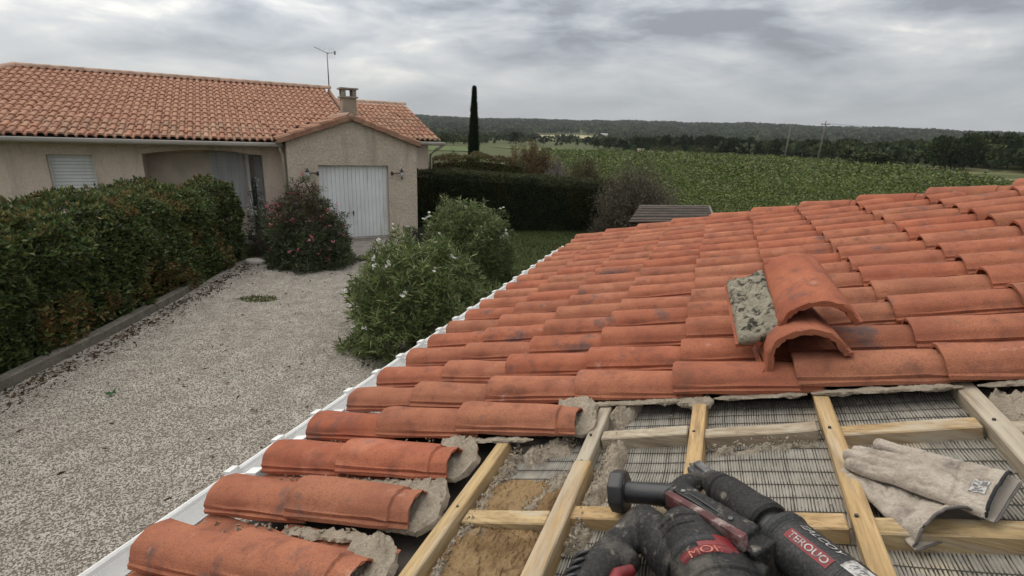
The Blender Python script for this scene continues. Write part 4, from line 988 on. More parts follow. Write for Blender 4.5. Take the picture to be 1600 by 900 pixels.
shrub('oleander', 'white flowering oleander in front of the dark hedge, right of the garage', 'shrub', (-.98, 10.9), 1.1, 1.15, 1.95, 2600, 10, (.09, .15), (.016, .026), [(.13, .165, .06), (.16, .195, .075), (.10, .13, .052), (.21, .235, .10)], flowers=WH, nfl=14, seed=12, fz=(.35, .99), flsize=.036, fdir=(-.2, -.6, .6))
shrub('oleander', 'small sparse oleander with white flowers at the garage corner', 'shrub', (-2.25, 12.6), .62, .6, .95, 700, 9, (.08, .13), (.014, .022), [(.045, .055, .03), (.06, .065, .035), (.05, .045, .03)], flowers=WH, nfl=8, seed=13, flsize=.036, fdir=(-.1, -.7, .5))
PK = [(.55, .12, .17), (.62, .20, .24), (.48, .08, .13), (.66, .32, .32)]
shrub('oleander', 'pink flowering oleander with reddish shoots in front of the garage door', 'shrub', (-5.0, 12.2), 1.15, 1.0, 1.98, 2700, 10, (.08, .14), (.014, .024), [(.075, .095, .045), (.095, .115, .052), (.058, .075, .036), (.13, .145, .07)], up=.9, flowers=PK, nfl=30, seed=14, fz=(.12, .98), palt=[(.12, .06, .045), (.09, .08, .04), (.10, .05, .05)], shell=.5, flsize=.036, fdir=(.2, -.75, .3))
shrub('flowering_shrub', 'slender shrub with small white blossoms between the left hedge and the pink oleander', 'shrub', (-6.55, 12.95), .35, .4, 1.75, 420, 7, (.04, .08), (.012, .02), [(.04, .055, .03), (.055, .06, .04)], flowers=WH, nfl=26, seed=15, flsize=.024, shell=.4)
BR = [(.16, .095, .055), (.19, .12, .065), (.12, .085, .045), (.15, .13, .065)]
def twiggy(name, label, c, r_, h, n, pal, seed, ntw=420, leafn=7000, L=(.05, .09)):
    r = np.random.default_rng(seed); root = thing(name, label, 'shrub', (c[0], c[1], 0)); m = MB(); tips = []
    for k in range(ntw):
        q = norm(r.normal(0, 1, 3)); q[2] = abs(q[2]); e = np.array([c[0], c[1], .1])+q*[r_, r_, h]*r.uniform(.7, 1.05); b = np.array([c[0]+r.normal(0, .12), c[1]+r.normal(0, .12), 0])
        mid = b*.4+e*.6+[0, 0, .1*h]+r.normal(0, .06, 3); m.tube([b, mid, e], [.012, .007, .003], 3, False); tips += [mid*(1-t)+e*t for t in r.random(3)]
    tag(m.obj('twigs', M['twig'], root), kind='stuff')
    T = np.array(tips)[r.integers(0, len(tips), leafn)]+r.normal(0, .09, (leafn, 3)); T[:, 2] = np.maximum(T[:, 2], .05)
    A, F, cc = leaf_mesh(T, r.normal(0, .6, (leafn, 3))+[0, 0, .5], r.uniform(*L, leafn), .03, leafcol(leafn, pal, .3)); tag(obj('foliage', A, F, M['leafdull'], root, col=cc), kind='stuff')
twiggy('bare_shrub', 'tall twiggy grey brown shrub standing behind the shed roof', (4.05, 17.3), 1.6, 2.5, 0, [(.15, .125, .095), (.18, .155, .12), (.12, .095, .07), (.10, .105, .05)], 21, 900, 24000, (.03, .07))
twiggy('red_leaf_shrub', 'small shrub with dark red leaves at the right end of the dark hedge', (3.75, 17.0), .45, 1.35, 0, [(.10, .03, .028), (.07, .03, .025), (.05, .055, .025)], 22, 80, 1500)
twiggy('loose_shrub', 'loose green shrub between the dark hedge and the grey brown twiggy shrub', (3.9, 18.3), .7, 1.9, 0, [(.06, .075, .028), (.085, .09, .04), (.10, .075, .05)], 23, 140, 5000)
twiggy('brown_shrub', 'rusty brown rounded shrub behind the low yellowish hedge', (.75, 26.6), 1.9, 3.0, 0, BR, 24, 420, 26000, (.07, .13))
twiggy('brown_shrub', 'dark olive brown shrub right of the grey silvery one, behind the dark hedge', (2.85, 21.6), 1.15, 2.5, 0, [(.10, .085, .05), (.14, .105, .06), (.08, .085, .042)], 25, 300, 15000, (.05, .09))
twiggy('silvery_shrub', 'silvery grey dead shrub between the two brown shrubs behind the hedge', (1.75, 22.1), .85, 2.5, 0, [(.26, .25, .22), (.21, .20, .175), (.15, .14, .12)], 26, 300, 6000, (.04, .07))
twiggy('brown_shrub', 'low reddish brown shrub at the wing corner of the house', (-3.4, 27.5), .9, 2.3, 0, [(.09, .065, .04), (.08, .075, .035)], 27, 160, 4500, (.05, .09))
def cypress():
    c = V3(-2.3, 28.0, 0); h = 5.55; root = thing('cypress', 'tall narrow dark green cypress rising alone above the hedges', 'tree', tuple(c))
    n = 26000; t = rng.random(n)**.9; a = rng.uniform(0, 6.283, n); rad = .25*np.clip((1.02-t)*1.35, .02, 1)**.85*np.clip(.8+t*2, 0, 1); lum = 1+.32*fbm(np.stack([np.cos(a)*2, np.sin(a)*2, t*9], 1), 1.6, 3)
    P = np.stack([c[0]+rad*lum*np.cos(a), c[1]+rad*lum*np.sin(a), .15+t*(h-.2)], 1); D = np.stack([np.cos(a)*.45, np.sin(a)*.45, np.ones(n)], 1)
    A, F, cc = leaf_mesh(P, D, rng.uniform(.08, .18, n), .035, leafcol(n, [(.030, .050, .024), (.040, .062, .028), (.022, .036, .019)])); tag(obj('crown', A, F, M['leafdull'], root, col=cc), kind='stuff')
    m = MB(); m.tube([c, c+V3(0, 0, h*.5), c+V3(0, 0, h*.97)], [.09, .06, .01], 8); m.obj('trunk', M['bark'], root)
    m = MB(); m.tube([c+V3(0, 0, .2), c+V3(0, 0, h*.35), c+V3(0, 0, h*.85)], [.2, .22, .06], 9); m.obj('dark_core', M['core'], root)  # solid filler column, the crown's inner shade put into its dark colour
cypress()
# ------------------------------------------------------------------ the wide landscape
def pol(az, r): return np.array([r*math.sin(R_(az)), r*math.cos(R_(az))])
def land_patch(name, poly, mat, dz=.25):
    """field laid over the terrain: a fine grid clipped to a polygon given as (azimuth, distance)"""
    P = np.array([pol(*p) for p in poly]); c = P.mean(0); n = 24; V = [(*c, 0)]; B = []
    for k in range(len(P)):
        for t in np.linspace(0, 1, 8, endpoint=False): B.append(P[k]*(1-t)+P[(k+1) % len(P)]*t)
    B = np.array(B); m_ = len(B); rings = 9; V = np.concatenate([c[None]+(B-c)*q for q in np.linspace(0.02, 1, rings)])
    Z = terr(V[:, 0], V[:, 1])+dz; F = grid_faces(rings, m_, True)
    o = obj(name, np.column_stack([V, Z]), F, mat, origin=(*c, 0)); bm = bmesh.new(); bm.from_mesh(o.data); bmesh.ops.recalc_face_normals(bm, faces=bm.faces[:])
    if sum(f.normal.z for f in bm.faces) < 0: bmesh.ops.reverse_faces(bm, faces=bm.faces[:])
    bm.to_mesh(o.data); bm.free(); tag(o, kind='structure'); return P
FIELDS = [land_patch('green_field', [(2.5, 128), (10.5, 125), (11.8, 175), (1.5, 190), (-3, 175)], M['green'], .12),
          land_patch('straw_field', [(1.2, 520), (8.5, 520), (9.5, 780), (6.5, 830), (1.5, 760)], M['straw'], .3),
          land_patch('ploughed_field', [(-.5, 490), (5, 490), (4.6, 560), (.3, 575)], M['plough'], .35),
          land_patch('green_field', [(-9.5, 110), (-4.5, 110), (-4.5, 150), (-9.5, 150)], M['green'], .12),
          land_patch('dry_meadow', [(23, 135), (36, 106), (40, 80), (46, 60), (58, 46), (58, 104), (42, 128), (30, 158), (22, 160)], M['drygrass'], .02)]
VINE = [pol(*p) for p in ((4, 24), (14, 22), (19, 17.5), (26, 13.5), (44, 13), (60, 16), (60, 46), (45, 60), (40, 78), (36, 104), (28, 132), (18, 138), (8, 118), (3, 108), (1, 60))]
def vineyard():
    n = 360000; u = rng.random(n); rr = 14*np.exp(u*math.log(140/14.)); az = np.radians(rng.uniform(1, 60, n)); x = rr*np.sin(az); y = rr*np.cos(az)
    k = inpoly(x, y, VINE); x, y, rr = x[k], y[k], rr[k]; n = len(x)
    th = R_(38); row = (x*math.cos(th)+y*math.sin(th))/2.1; fr = np.abs(row-np.round(row))
    lum = fbm(np.stack([x*.5, y*.5, x*0], 1), .9, 3); lum2 = fbm(np.stack([x, y, x*0], 1), .11, 2)
    hh = (1.12-.65*sstep(.16, .5, fr))*(1+.55*lum); z = terr(x, y)+hh*np.sqrt(rng.random(n))
    size = np.clip(rr*.0040, .085, .5)*rng.uniform(.7, 1.25, n)
    top = z/np.maximum(hh, .1)
    c = leafcol(n, [(.098, .13, .032), (.12, .153, .038), (.076, .102, .026), (.15, .17, .048)], .18)*(1+.30*lum2)[:, None]
    a = rng.uniform(0, 6.28, n); D = np.stack([np.cos(a), np.sin(a), rng.uniform(-.15, .9, n)], 1)
    A, F, cc = leaf_mesh(np.stack([x, y, z], 1), D, size, size*.8, np.clip(c, .01, 1), fold=.2)
    tag(obj('vineyard_foliage', A, F, M['leaf'], col=cc, origin=(0, 0, 0)), kind='stuff')
vineyard()
def crown_mesh(name, n, seed, kind, pal):
    """unit tree: crown of leaf clumps round several lobes, about 1 high"""
    r = np.random.default_rng(seed); nl = {'pine': 7, 'oak': 9, 'bush': 6}[kind]; C = []
    for k in range(nl):
        a = r.uniform(0, 6.28); q = r.random()
        if kind == 'pine': C.append((.20*math.cos(a)*r.uniform(.3, 1), .20*math.sin(a)*r.uniform(.3, 1), .12+.72*k/(nl-1), .25*(1.1-.55*k/(nl-1))))
        elif kind == 'oak': C.append((.27*math.cos(a)*q, .27*math.sin(a)*q, r.uniform(.10, .74), r.uniform(.21, .30)))
        else: C.append((.42*math.cos(a)*q, .42*math.sin(a)*q, r.uniform(.15, .55), r.uniform(.22, .34)))
    C = np.array(C); k = r.integers(0, nl, n); q = norm(r.normal(0, 1, (n, 3))); q[:, 2] = np.where(q[:, 2] < -.4, -q[:, 2], q[:, 2])
    P = C[k, :3]+q*(C[k, 3:]*r.uniform(.72, 1.12, (n, 1))); D = q*.8+[0, 0, .35]
    lob = (1+.22*r.normal(0, 1, nl))[k]
    global rng; keep = rng; rng = r; col = leafcol(n, pal, .2)*lob[:, None]
    A, F, cc = leaf_mesh(P, D, r.uniform(.05, .11, n), r.uniform(.04, .08, n), np.clip(col, .006, 1), fold=.2); rng = keep
    return mesh_np(name, A, F, M['farleaf'], col=cc)
def trunk_mesh(seed):
    r = random.Random(seed); m = MB(); m.tube([(0, 0, -.02), (r.gauss(0, .01), 0, .25), (r.gauss(0, .02), r.gauss(0, .02), .7)], [.022, .017, .008], 6)
    for _ in range(4):
        a = r.uniform(0, 6.28); z = r.uniform(.25, .5); m.tube([(0, 0, z), (.17*math.cos(a), .17*math.sin(a), z+.16)], [.010, .004], 4)
    return mesh_np('trunk', m.V, m.F, M['bark'])
DK = [(.034, .048, .022), (.044, .06, .027), (.027, .039, .018)]; MD = [(.062, .082, .034), (.08, .096, .042), (.052, .07, .03)]; LT_ = [(.11, .12, .055), (.13, .13, .065), (.09, .105, .045)]
CROWN = [crown_mesh('crown', 900, 1, 'pine', DK), crown_mesh('crown', 900, 2, 'pine', DK), crown_mesh('crown', 1000, 3, 'oak', MD), crown_mesh('crown', 1000, 4, 'oak', DK), crown_mesh('crown', 900, 5, 'bush', LT_), crown_mesh('crown', 900, 6, 'bush', MD)]
TRUNK = [trunk_mesh(k) for k in range(3)]
KIND = {0: ('pine_tree', 'dark pine'), 1: ('pine_tree', 'dark pine'), 2: ('broadleaf_tree', 'mid green broadleaf tree'), 3: ('broadleaf_tree', 'dark green broadleaf tree'), 4: ('bushy_tree', 'pale green bushy tree'), 5: ('bushy_tree', 'low green bushy tree')}
def tree(k, x, y, h, wd, label, group, name=None):
    z = float(terr(x, y)); nm = name or KIND[k][0]
    root = thing(nm, label, 'tree', (x, y, z), group)
    c = bpy.data.objects.new('crown', CROWN[k]); COL.objects.link(c); c.parent = root; c.scale = (h*wd, h*wd, h); c.rotation_euler = (0, 0, random.uniform(0, 6.28))
    if 'foliage_kind' not in c: c['kind'] = 'stuff'
    t = bpy.data.objects.new('trunk', TRUNK[random.randrange(3)]); COL.objects.link(t); t.parent = root; t.scale = (h*wd, h*wd, h)
def tree_belt():
    r = random.Random(9)
    rows = [  # azimuth from, to, distance from, to, number, heights, kinds, where
        (12.5, 30, 172, 188, 40, (5.8, 7.6), (0, 3, 1, 3, 2), 'in the front row behind the two poles'),
        (12, 31, 190, 225, 30, (6.4, 8.2), (0, 3, 3, 2), 'in the rear row behind the two poles'),
        (30, 39, 150, 185, 30, (5.4, 7.6), (3, 2, 5, 2), 'between the poles and the right slope'),
        (38, 50, 118, 150, 44, (6.0, 8.6), (3, 2, 5, 3), 'on the wooded slope at the right edge'),
        (44, 52, 150, 190, 14, (7, 9.5), (3, 2), 'on the crest of the slope at the right edge'),
        (8, 17, 200, 260, 26, (4.6, 6.2), (2, 3, 2), 'beyond the vineyard, left of the poles'),
        (10.5, 20, 150, 166, 15, (2.6, 4.6), (5, 4, 3), 'in the scrub ending the vineyard'),
        (-6, 9.5, 215, 300, 18, (2.4, 3.8), (5, 2, 4, 3), 'in the scattered wood beyond the green field'),
        (-11, -3.5, 160, 240, 22, (3.2, 5.2), (5, 4, 2), 'between the house wing and cypress')]
    for a0, a1, r0, r1, n, hh, ks, where in rows:
        for i in range(n):
            az = a0+(a1-a0)*(i+.5+r.uniform(-.45, .45))/n; d = r.uniform(r0, r1); k = r.choice(ks); x, y = pol(az, d)
            if any(inpoly(np.array([x]), np.array([y]), f)[0] for f in FIELDS[:4]): continue
            h = r.uniform(*hh)*.76; wd = r.uniform(.8, 1.1)*(.75 if k < 2 else 1.0)
            sz = 'tall ' if h > .76*(hh[0]+2*(hh[1]-hh[0])/3) else 'short ' if h < .76*(hh[0]+(hh[1]-hh[0])/3) else ''; sz += 'slim ' if wd < (.66 if k < 2 else .88) else 'wide ' if wd > (.76 if k < 2 else 1.02) else ''
            tree(k, x, y, h, wd, sz+KIND[k][1]+' '+where, KIND[k][1]+'s '+where)
    x, y = pol(33.2, 104); tree(5, x, y, 3.6, 1.9, 'broad dark bush standing alone at the far right corner of the vineyard', None, 'field_bush')
    x, y = pol(34.4, 103); tree(3, x, y, 2.5, 2.2, 'lower dark bush leaning against the lone bush at the vineyard corner', None, 'field_bush')
    x, y = pol(15.2, 148); tree(4, x, y, 3.0, 1.5, 'bright yellowish green bush at the far end of the vineyard', None, 'field_bush')
    x, y = pol(-.2, 205); tree(3, x, y, 5.2, 1.0, 'single tall dark round tree left of the straw coloured field', None, 'broadleaf_tree')
    x, y = pol(44.4, 150); tree(2, x, y, 6.6, .8, 'tree standing clear above the crest at the right edge', None, 'broadleaf_tree')
tree_belt()
def far_forest():
    n = 15000; r = np.sqrt(rng.random(n)*(1850.**2-235**2)+235**2)*1.0; az = rng.uniform(-16, 58, n)
    r[:1500] = rng.uniform(112, 245, 1500); az[:1500] = rng.uniform(9, 58, 1500); x = r*np.sin(np.radians(az)); y = r*np.cos(np.radians(az))
    k = np.ones(n, bool)
    for f in FIELDS[:4]: k &= ~inpoly(x, y, f)
    dens = fbm(np.stack([x*.004, y*.004, x*0], 1), 1., 3); k &= (dens > -.35) | (r > 900) | (r < 245); k &= (r > 245) | (r > np.interp(az, [9, 12, 20, 28, 34, 40, 58], [205, 188, 172, 166, 138, 118, 112]))
    x, y, r, az = x[k], y[k], r[k], az[k]; dens = dens[k]; n = len(x)
    h = rng.uniform(6.5, 10, n)*(1+.12*dens)*(.40+.60*sstep(260, 900, r)); wd = h*rng.uniform(.38, .6, n); z = terr(x, y)
    # each tree a ragged dome of small facets
    per = 30; q = norm(rng.normal(0, 1, (n, per, 3))); q[..., 2] = np.abs(q[..., 2])
    P = np.stack([x, y, z], 1)[:, None]+q*np.stack([wd, wd, h*.62], 1)[:, None]*rng.uniform(.8, 1.08, (n, per, 1)); P[..., 2] += (h*.34)[:, None]
    base = np.array([(.055, .072, .035), (.07, .088, .042), (.045, .06, .032), (.095, .105, .055), (.06, .078, .04)])[rng.integers(0, 5, n)]*(1+.3*dens+.28*rng.normal(0, 1, n).clip(-1.6, 1.8))[:, None]
    col = np.repeat(base, per, 0)*(1+.12*rng.normal(0, 1, (n*per, 1)))
    sz = np.repeat(h*.36, per)*rng.uniform(.7, 1.3, n*per)
    A, F, cc = leaf_mesh(P.reshape(-1, 3), q.reshape(-1, 3)*.6+[0, 0, .3], sz, sz*.9, np.clip(col, .01, 1), fold=.15)
    tag(obj('far_forest', A, F, M['farleaf'], col=cc, origin=(0, 0, 0)), kind='stuff')
far_forest()
def poles():
    for az, d, h, cross, lab in ((26.75, 146, 8.6, 0, 'plain leaning wooden pole at the end of the vineyard, left one of two'), (29.55, 150, 9.6, 1, 'leaning wooden utility pole with a crossarm, right one of two')):
        x, y = pol(az, d); z = float(terr(x, y)); p = V3(x, y, z); top = p+V3(.2, 0, h)
        root = thing('utility_pole', lab, 'pole', tuple(p))
        m = MB(); m.tube([p-hZ*.3, (p+top)/2, top], [.19, .16, .12], 8); m.obj('pole', M['polewood'], root, True)
        if cross:
            s = V3(math.cos(R_(az)), -math.sin(R_(az)), 0); c = top-hZ*.75
            m = MB(); m.box(c-s*.95-V3(0, 0, .08), s*1.9, V3(s[1], -s[0], 0)*.14, hZ*.16); m.obj('crossarm', M['polewood'], root)
            for t in (-.8, 0, .8):
                q = c+s*t+hZ*(.08 if t else .75); m = MB(); m.tube([q, q+hZ*.22], [.06, .04], 6); m.obj('insulator', M['greyalu'], root)
    x, y = pol(29.55, 150); a = V3(x, y, 9.05); s = V3(math.cos(R_(29.5)), -math.sin(R_(29.5)), 0)
    for t in (-.8, .8):
        P = [a+s*t+(s*75+V3(0, 10, -1.6))*k-hZ*6*k*(1-k)*.5 for k in np.linspace(0, 1, 9)]
        m = MB(); m.tube(P, .018, 4, False); tag(m.obj('overhead_wire', M['dark_iron']), 'thin overhead wire running right from the '+('outer' if t < 0 else 'inner')+' end of the crossarm', 'wire')
poles()
def far_buildings():
    for az, d, w, h, lab in ((9.2, 640, 8, 2.2, 'tiny white farm building on the wooded hill in the middle'), (41.9, 205, 2.6, .5, 'small pale roof among the trees on the right slope'), (14.0, 158, 7, 1.4, 'low pale sandy wall at the far end of the vineyard')):
        x, y = pol(az, d); z = float(terr(x, y))+(4.6 if d > 600 else 3.0 if d > 200 else 0); t = V3(math.cos(R_(az)), -math.sin(R_(az)), 0); b = V3(t[1], -t[0], 0)*-1
        root = thing('farm_building' if 'wall' not in lab else 'field_wall', lab, 'building' if 'wall' not in lab else 'wall', (x, y, 0)); c = V3(x, y, z)
        m = MB(); m.box(c-t*w/2-hZ*(3.2 if d > 180 else .3), t*w, b*w*(.5 if 'wall' not in lab else .06), hZ*(h+(3.2 if d > 180 else .3))); m.obj('wall', M['plaster_dim'] if d > 180 and d < 600 else M['farwhite'] if 'sandy' not in lab else M['stucco2'], root)
        if 'wall' not in lab:
            m = MB(); q = c+hZ*h; e = .25; V = [q-t*(w/2+e)-b*e, q+t*(w/2+e)-b*e, q+t*(w/2+e)+b*(w*.5+e), q-t*(w/2+e)+b*(w*.5+e), q-t*(w/2+e)+b*w*.25+hZ*w*.09, q+t*(w/2+e)+b*w*.25+hZ*w*.09]
            m.add(V, [(0, 1, 5, 4), (2, 3, 4, 5), (1, 2, 5), (3, 0, 4), (3, 2, 1, 0)]); m.obj('roof', M['farwhite'], root)
far_buildings()
# ------------------------------------------------------------------ rotary hammer lying on the battens
def lathe(m, p0, ax, prof, n=28, ref=None, cap=True):
    ax = norm(np.array(ax, float)); a = norm(np.cross(ax, ref if ref is not None else (0, 0, 1))); b = np.cross(ax, a); V = []
    for t, r in prof:
        for k in range(n): q = 2*math.pi*k/n; V.append(p0+ax*t+r*(math.cos(q)*a+math.sin(q)*b))
    F = [tuple(f) for f in grid_faces(len(prof), n, True)]
    if cap: F += [tuple(range(n)), tuple(range(len(V)-1, len(V)-n-1, -1))]
    return m.add(V, F)
def hammer():
    T0 = RP(.475, 1.43, .030); T1 = RP(.0, 1.80, .010); ax = norm(T1-T0)
    root = thing('rotary_hammer', 'dusty black and red rotary hammer lying on the battens at the bottom edge', 'power tool', tuple(RP(.3, 1.5, -.05)))
    up = norm(rN-ax*(rN@ax)); sd = np.cross(ax, up)             # sd points away to the upper right of the picture or to the lower left
    if sd@rU < 0: sd = -sd
    m = MB()                                                    # flat forked chisel tip
    P = [T0-sd*.004, T0+sd*.004]; 
    lathe(m, T0, ax, [(.0, .003), (.012, .008), (.05, .013), (.085, .017)], 7)
    m.obj('chisel', M['metalbit'], root)
    m = MB(); m.box(T0+ax*.02-sd*.005+up*.004, ax*.07, sd*.020, up*.014); m.box(T0+ax*.015-sd*.019-up*.008, ax*.06, sd*.010, up*.016); o = m.obj('chuck_jaw', M['metalbit'], root); bevel(o, .003, 1)
    m = MB(); lathe(m, T0, ax, [(.07, .016), (.074, .024), (.10, .030), (.104, .033), (.112, .034), (.116, .031), (.128, .031)], 30); o = m.obj('chuck', M['rubber'], root); smooth_by_angle(o, 35)
    m = MB(); lathe(m, T0, ax, [(.122, .034), (.127, .038), (.205, .043), (.222, .047), (.246, .048), (.252, .043)], 32); o = m.obj('gear_sleeve', M['rubber'], root); smooth_by_angle(o, 35)
    m = MB(); lathe(m, T0, ax, [(.240, .034), (.292, .034)], 28); o = m.obj('neck', M['blackplastic'], root); smooth_by_angle(o)
    m = MB(); lathe(m, T0, ax, [(.276, .030), (.277, .047), (.282, .052), (.292, .053), (.298, .050), (.30, .0485), (.42, .0485), (.56, .046), (.60, .04)], 40); o = m.obj('motor_barrel', M['bodyplastic'], root); smooth_by_angle(o, 30)
    barrel = o; Rb = .0485
    for t in (.303, .420, .424):                                # parting rings round the barrel
        V = [T0+ax*(t+dt)+(Rb+dr)*(math.cos(q)*up+math.sin(q)*sd) for q in np.linspace(0, 2*math.pi, 37)[:-1] for dt, dr in ((-.0012, -.002), (-.0008, .0009), (.0008, .0009), (.0012, -.002))]
        obj('ring', V, [tuple((f//4*4+f%4) for f in q) for q in [(i*4+j, ((i+1)%36)*4+j, ((i+1)%36)*4+j+1, i*4+j+1) for i in range(36) for j in range(3)]], M['blackplastic'], barrel, smooth=True)
    for k in range(5):                                          # cooling slots on the upper side
        q = .85+.13*k; V = [T0+ax*t+(Rb+.0006)*(math.cos(q+dq)*up+math.sin(q+dq)*sd) for t, dq in ((.335, -.03), (.40, -.03), (.40, .03), (.335, .03))]
        obj('vent_slot', V, [(0, 1, 2, 3)], M['felt'], barrel)
    def wrap(name, V2, F, mat, t0, ang0, lift, txt=None):       # flat (s along axis, w across) pasted on the barrel
        V2 = np.array(V2); a = ang0+V2[:, 1]/Rb
        W = T0+ax*(t0+V2[:, :1])+(Rb+lift)*(np.cos(a)[:, None]*up+np.sin(a)[:, None]*sd)
        return obj(name, W, F, mat, barrel)
    def band(l, w, nl=16, nw=6):
        s, q = np.meshgrid(np.linspace(0, l, nl), np.linspace(-w/2, w/2, nw), indexing='ij'); return np.stack([s.ravel(), q.ravel()], 1), grid_faces(nl, nw)
    def text(name, s, size, mat, t0, ang0, lift, shear=0., ln=None):
        cu = bpy.data.curves.new('txt', 'FONT'); cu.body = s; cu.size = size; cu.shear = shear; cu.offset = size*.012
        ob = bpy.data.objects.new('txt', cu); COL.objects.link(ob); dg = bpy.context.evaluated_depsgraph_get(); me = bpy.data.meshes.new_from_object(ob.evaluated_get(dg))
        V = np.array([v.co[:2] for v in me.vertices]); F = [tuple(p.vertices) for p in me.polygons]; bpy.data.objects.remove(ob); bpy.data.meshes.remove(me)
        V[:, 1] -= size*.34
        if ln: V[:, 0] *= ln/V[:, 0].max()
        return wrap(name, V, F, mat, t0, ang0, lift)
    A1, A2 = -.25, .42
    wrap('red_label', *band(.088, .021), M['label_red'], .318, A1-.05, .0010)
    text('lettering', 'TEROUO', .018, M['label_worn'], .323, A1-.05, .0016, 0, .078)
    text('lettering', 'EALCOY', .017, M['label_worn'], .318, A2-.08, .0012, .35, .086)
    wrap('paper_label', *band(.055, .030), M['label_worn'], .415, A2-.22, .0011)
    text('lettering', '/1 7 N', .015, M['label_print'], .423, A2-.22, .0017, .2, .04)
    # motor block below the barrel
    C0, C1 = RP(.262, 1.425, .018), RP(.06, 1.53, .018)
    m = MB(); d = norm(C1-C0)
    lathe(m, C0-d*.02, d, [(0, .02), (.008, .045), (.03, .062), (.06, .068), (.20, .070), (.26, .066), (.28, .04)], 28)
    m.box(RP(.30, 1.40, -.02), RP(.16, 1.58, -.02)-RP(.30, 1.40, -.02), -rE*.07-rU*.03, rN*.06)
    body = remeshed('motor_housing', m, M['rubber'], root, .0045, 8, .0008, 30)
    up2 = norm(rN-d*(rN@d)); sd2 = np.cross(d, up2); sd2 = sd2 if sd2@rU > 0 else -sd2
    def hoop(t, r, w, th, a0, a1, nm, mat, n=24):               # raised rib round the housing
        V = []
        for k in range(n+1):
            q = a0+(a1-a0)*k/n; dr = math.cos(q)*up2+math.sin(q)*sd2; b = C0-d*.02+d*(t+.010*math.sin(q*2))
            V += [b-d*w+dr*(r-.006), b-d*w*.6+dr*(r+th), b+d*w*.6+dr*(r+th), b+d*w+dr*(r-.006)]
        return obj(nm, V, [tuple(f) for f in grid_faces(n+1, 4)], mat, body, smooth=True)
    hoop(.062, .066, .006, .004, -1.7, 1.4, 'rib', M['rubber']); hoop(.086, .067, .005, .003, -1.7, .1, 'rib', M['rubber']); hoop(.205, .069, .007, .004, -1.7, 1.4, 'rib', M['rubber'])
    hoop(.145, .0665, .030, .004, -.20, .70, 'red_panel', M['redplastic']); hoop(.135, .0695, .014, .003, -.9, .25, 'dark_plate', M['bodyplastic']); hoop(.165, .0700, .011, .003, -.75, .45, 'red_plate', M['redplastic'])
    cu = bpy.data.curves.new('txt', 'FONT'); cu.body = 'MOI:'; cu.size = .026; ob = bpy.data.objects.new('txt', cu); COL.objects.link(ob); dg = bpy.context.evaluated_depsgraph_get(); me = bpy.data.meshes.new_from_object(ob.evaluated_get(dg))
    V = np.array([v.co[:2] for v in me.vertices]); F = [tuple(p.vertices) for p in me.polygons]; bpy.data.objects.remove(ob); bpy.data.meshes.remove(me)
    q = -.52+V[:, 0]/.072; W = C0-d*.02+d*(.170+.010*np.sin(q*2)-(V[:, 1]-.009)*.9)[:, None]+(.0745)*(np.cos(q)[:, None]*up2+np.sin(q)[:, None]*sd2); obj('lettering', W, F, M['label_orange'], body)
    # dusty bar between housing and barrel
    b0, b1 = RP(.300, 1.402, .078), RP(.165, 1.548, .090); t = norm(b1-b0); s_ = norm(np.cross(t, rN)); m = MB(); m.box(b0-s_*.008-rN*.03, b1-b0, s_*.017, rN*.032); o = m.obj('guard_bar', M['dustyred'], root); bevel(o, .005, 2)
    def obox(m, p, q, wd, z0, z1):                              # box along p-q in roof coordinates, wd wide
        p, q = np.array(p, float), np.array(q, float); d = q-p; k = np.array([-d[1], d[0]])/np.hypot(*d)*wd/2
        c = [RP(*(p-k), z0), RP(*(q-k), z0), RP(*(q+k), z0)]; m.box(c[0], c[1]-c[0], c[2]-c[1], rN*(z1-z0))
    m = MB(); obox(m, (.352, 1.405), (.185, 1.578), .058, -.035, .052); obox(m, (.338, 1.420), (.21, 1.560), .036, .05, .068)
    obox(m, (.30, 1.425), (.215, 1.475), .08, -.04, .02)
    m.tube([RP(.335, 1.405, .02), RP(.39, 1.425, .025), RP(.425, 1.455, .025)], [.036, .028, .020], 14)
    gc = remeshed('gear_case', m, M['rubber'], root, .0040, 4, .0008, 40)
    for k in (0, 1, 2):                                         # moulded ridges along the case
        o0, o1 = np.array([.330, 1.405]), np.array([.195, 1.545]); d = (o1-o0)/np.linalg.norm(o1-o0); nn = np.array([-d[1], d[0]])*(.012-.012*k)
        m = MB(); m.tube([RP(*(o0+nn+d*t), .053+.017*(1 if k < 1 else .95)*math.sin(math.pi*min(1, max(0, t/.17)))**.4) for t in np.linspace(.0, .17, 8)], .0028, 6); m.obj('ridge', M['blackplastic'], gc, True)
    for a_, b_, c_ in ((.315, 1.432, .069), (.235, 1.523, .070), (.345, 1.412, .054)):
        m = MB(); p = RP(a_, b_, c_); m.tube([p-rN*.004, p+rN*.0015], [.0052, .0048], 10); m.obj('screw', M['metalbit'], gc)
    # rear handle with trigger
    m = MB(); m.tube([RP(.165, 1.445, .01), RP(.225, 1.390, .015), RP(.285, 1.342, .018), RP(.295, 1.330, .018)], [.056, .047, .036, .026], 18)
    m.tube([RP(.285, 1.338, .016), RP(.225, 1.312, .010), RP(.165, 1.286, .006), RP(.10, 1.262, .004), RP(.02, 1.255, .004)], [.030, .036, .042, .044, .040], 18)
    m.tube([RP(.19, 1.30, .010), RP(.165, 1.345, .012)], [.034, .020], 12)
    m.tube([RP(.0, 1.26, .004), RP(-.02, 1.36, .01), RP(.04, 1.47, .01)], [.036, .032, .035], 12)
    hd = remeshed('rear_handle', m, M['rubber'], root, .004, 7, .001, 40)
    m = MB()
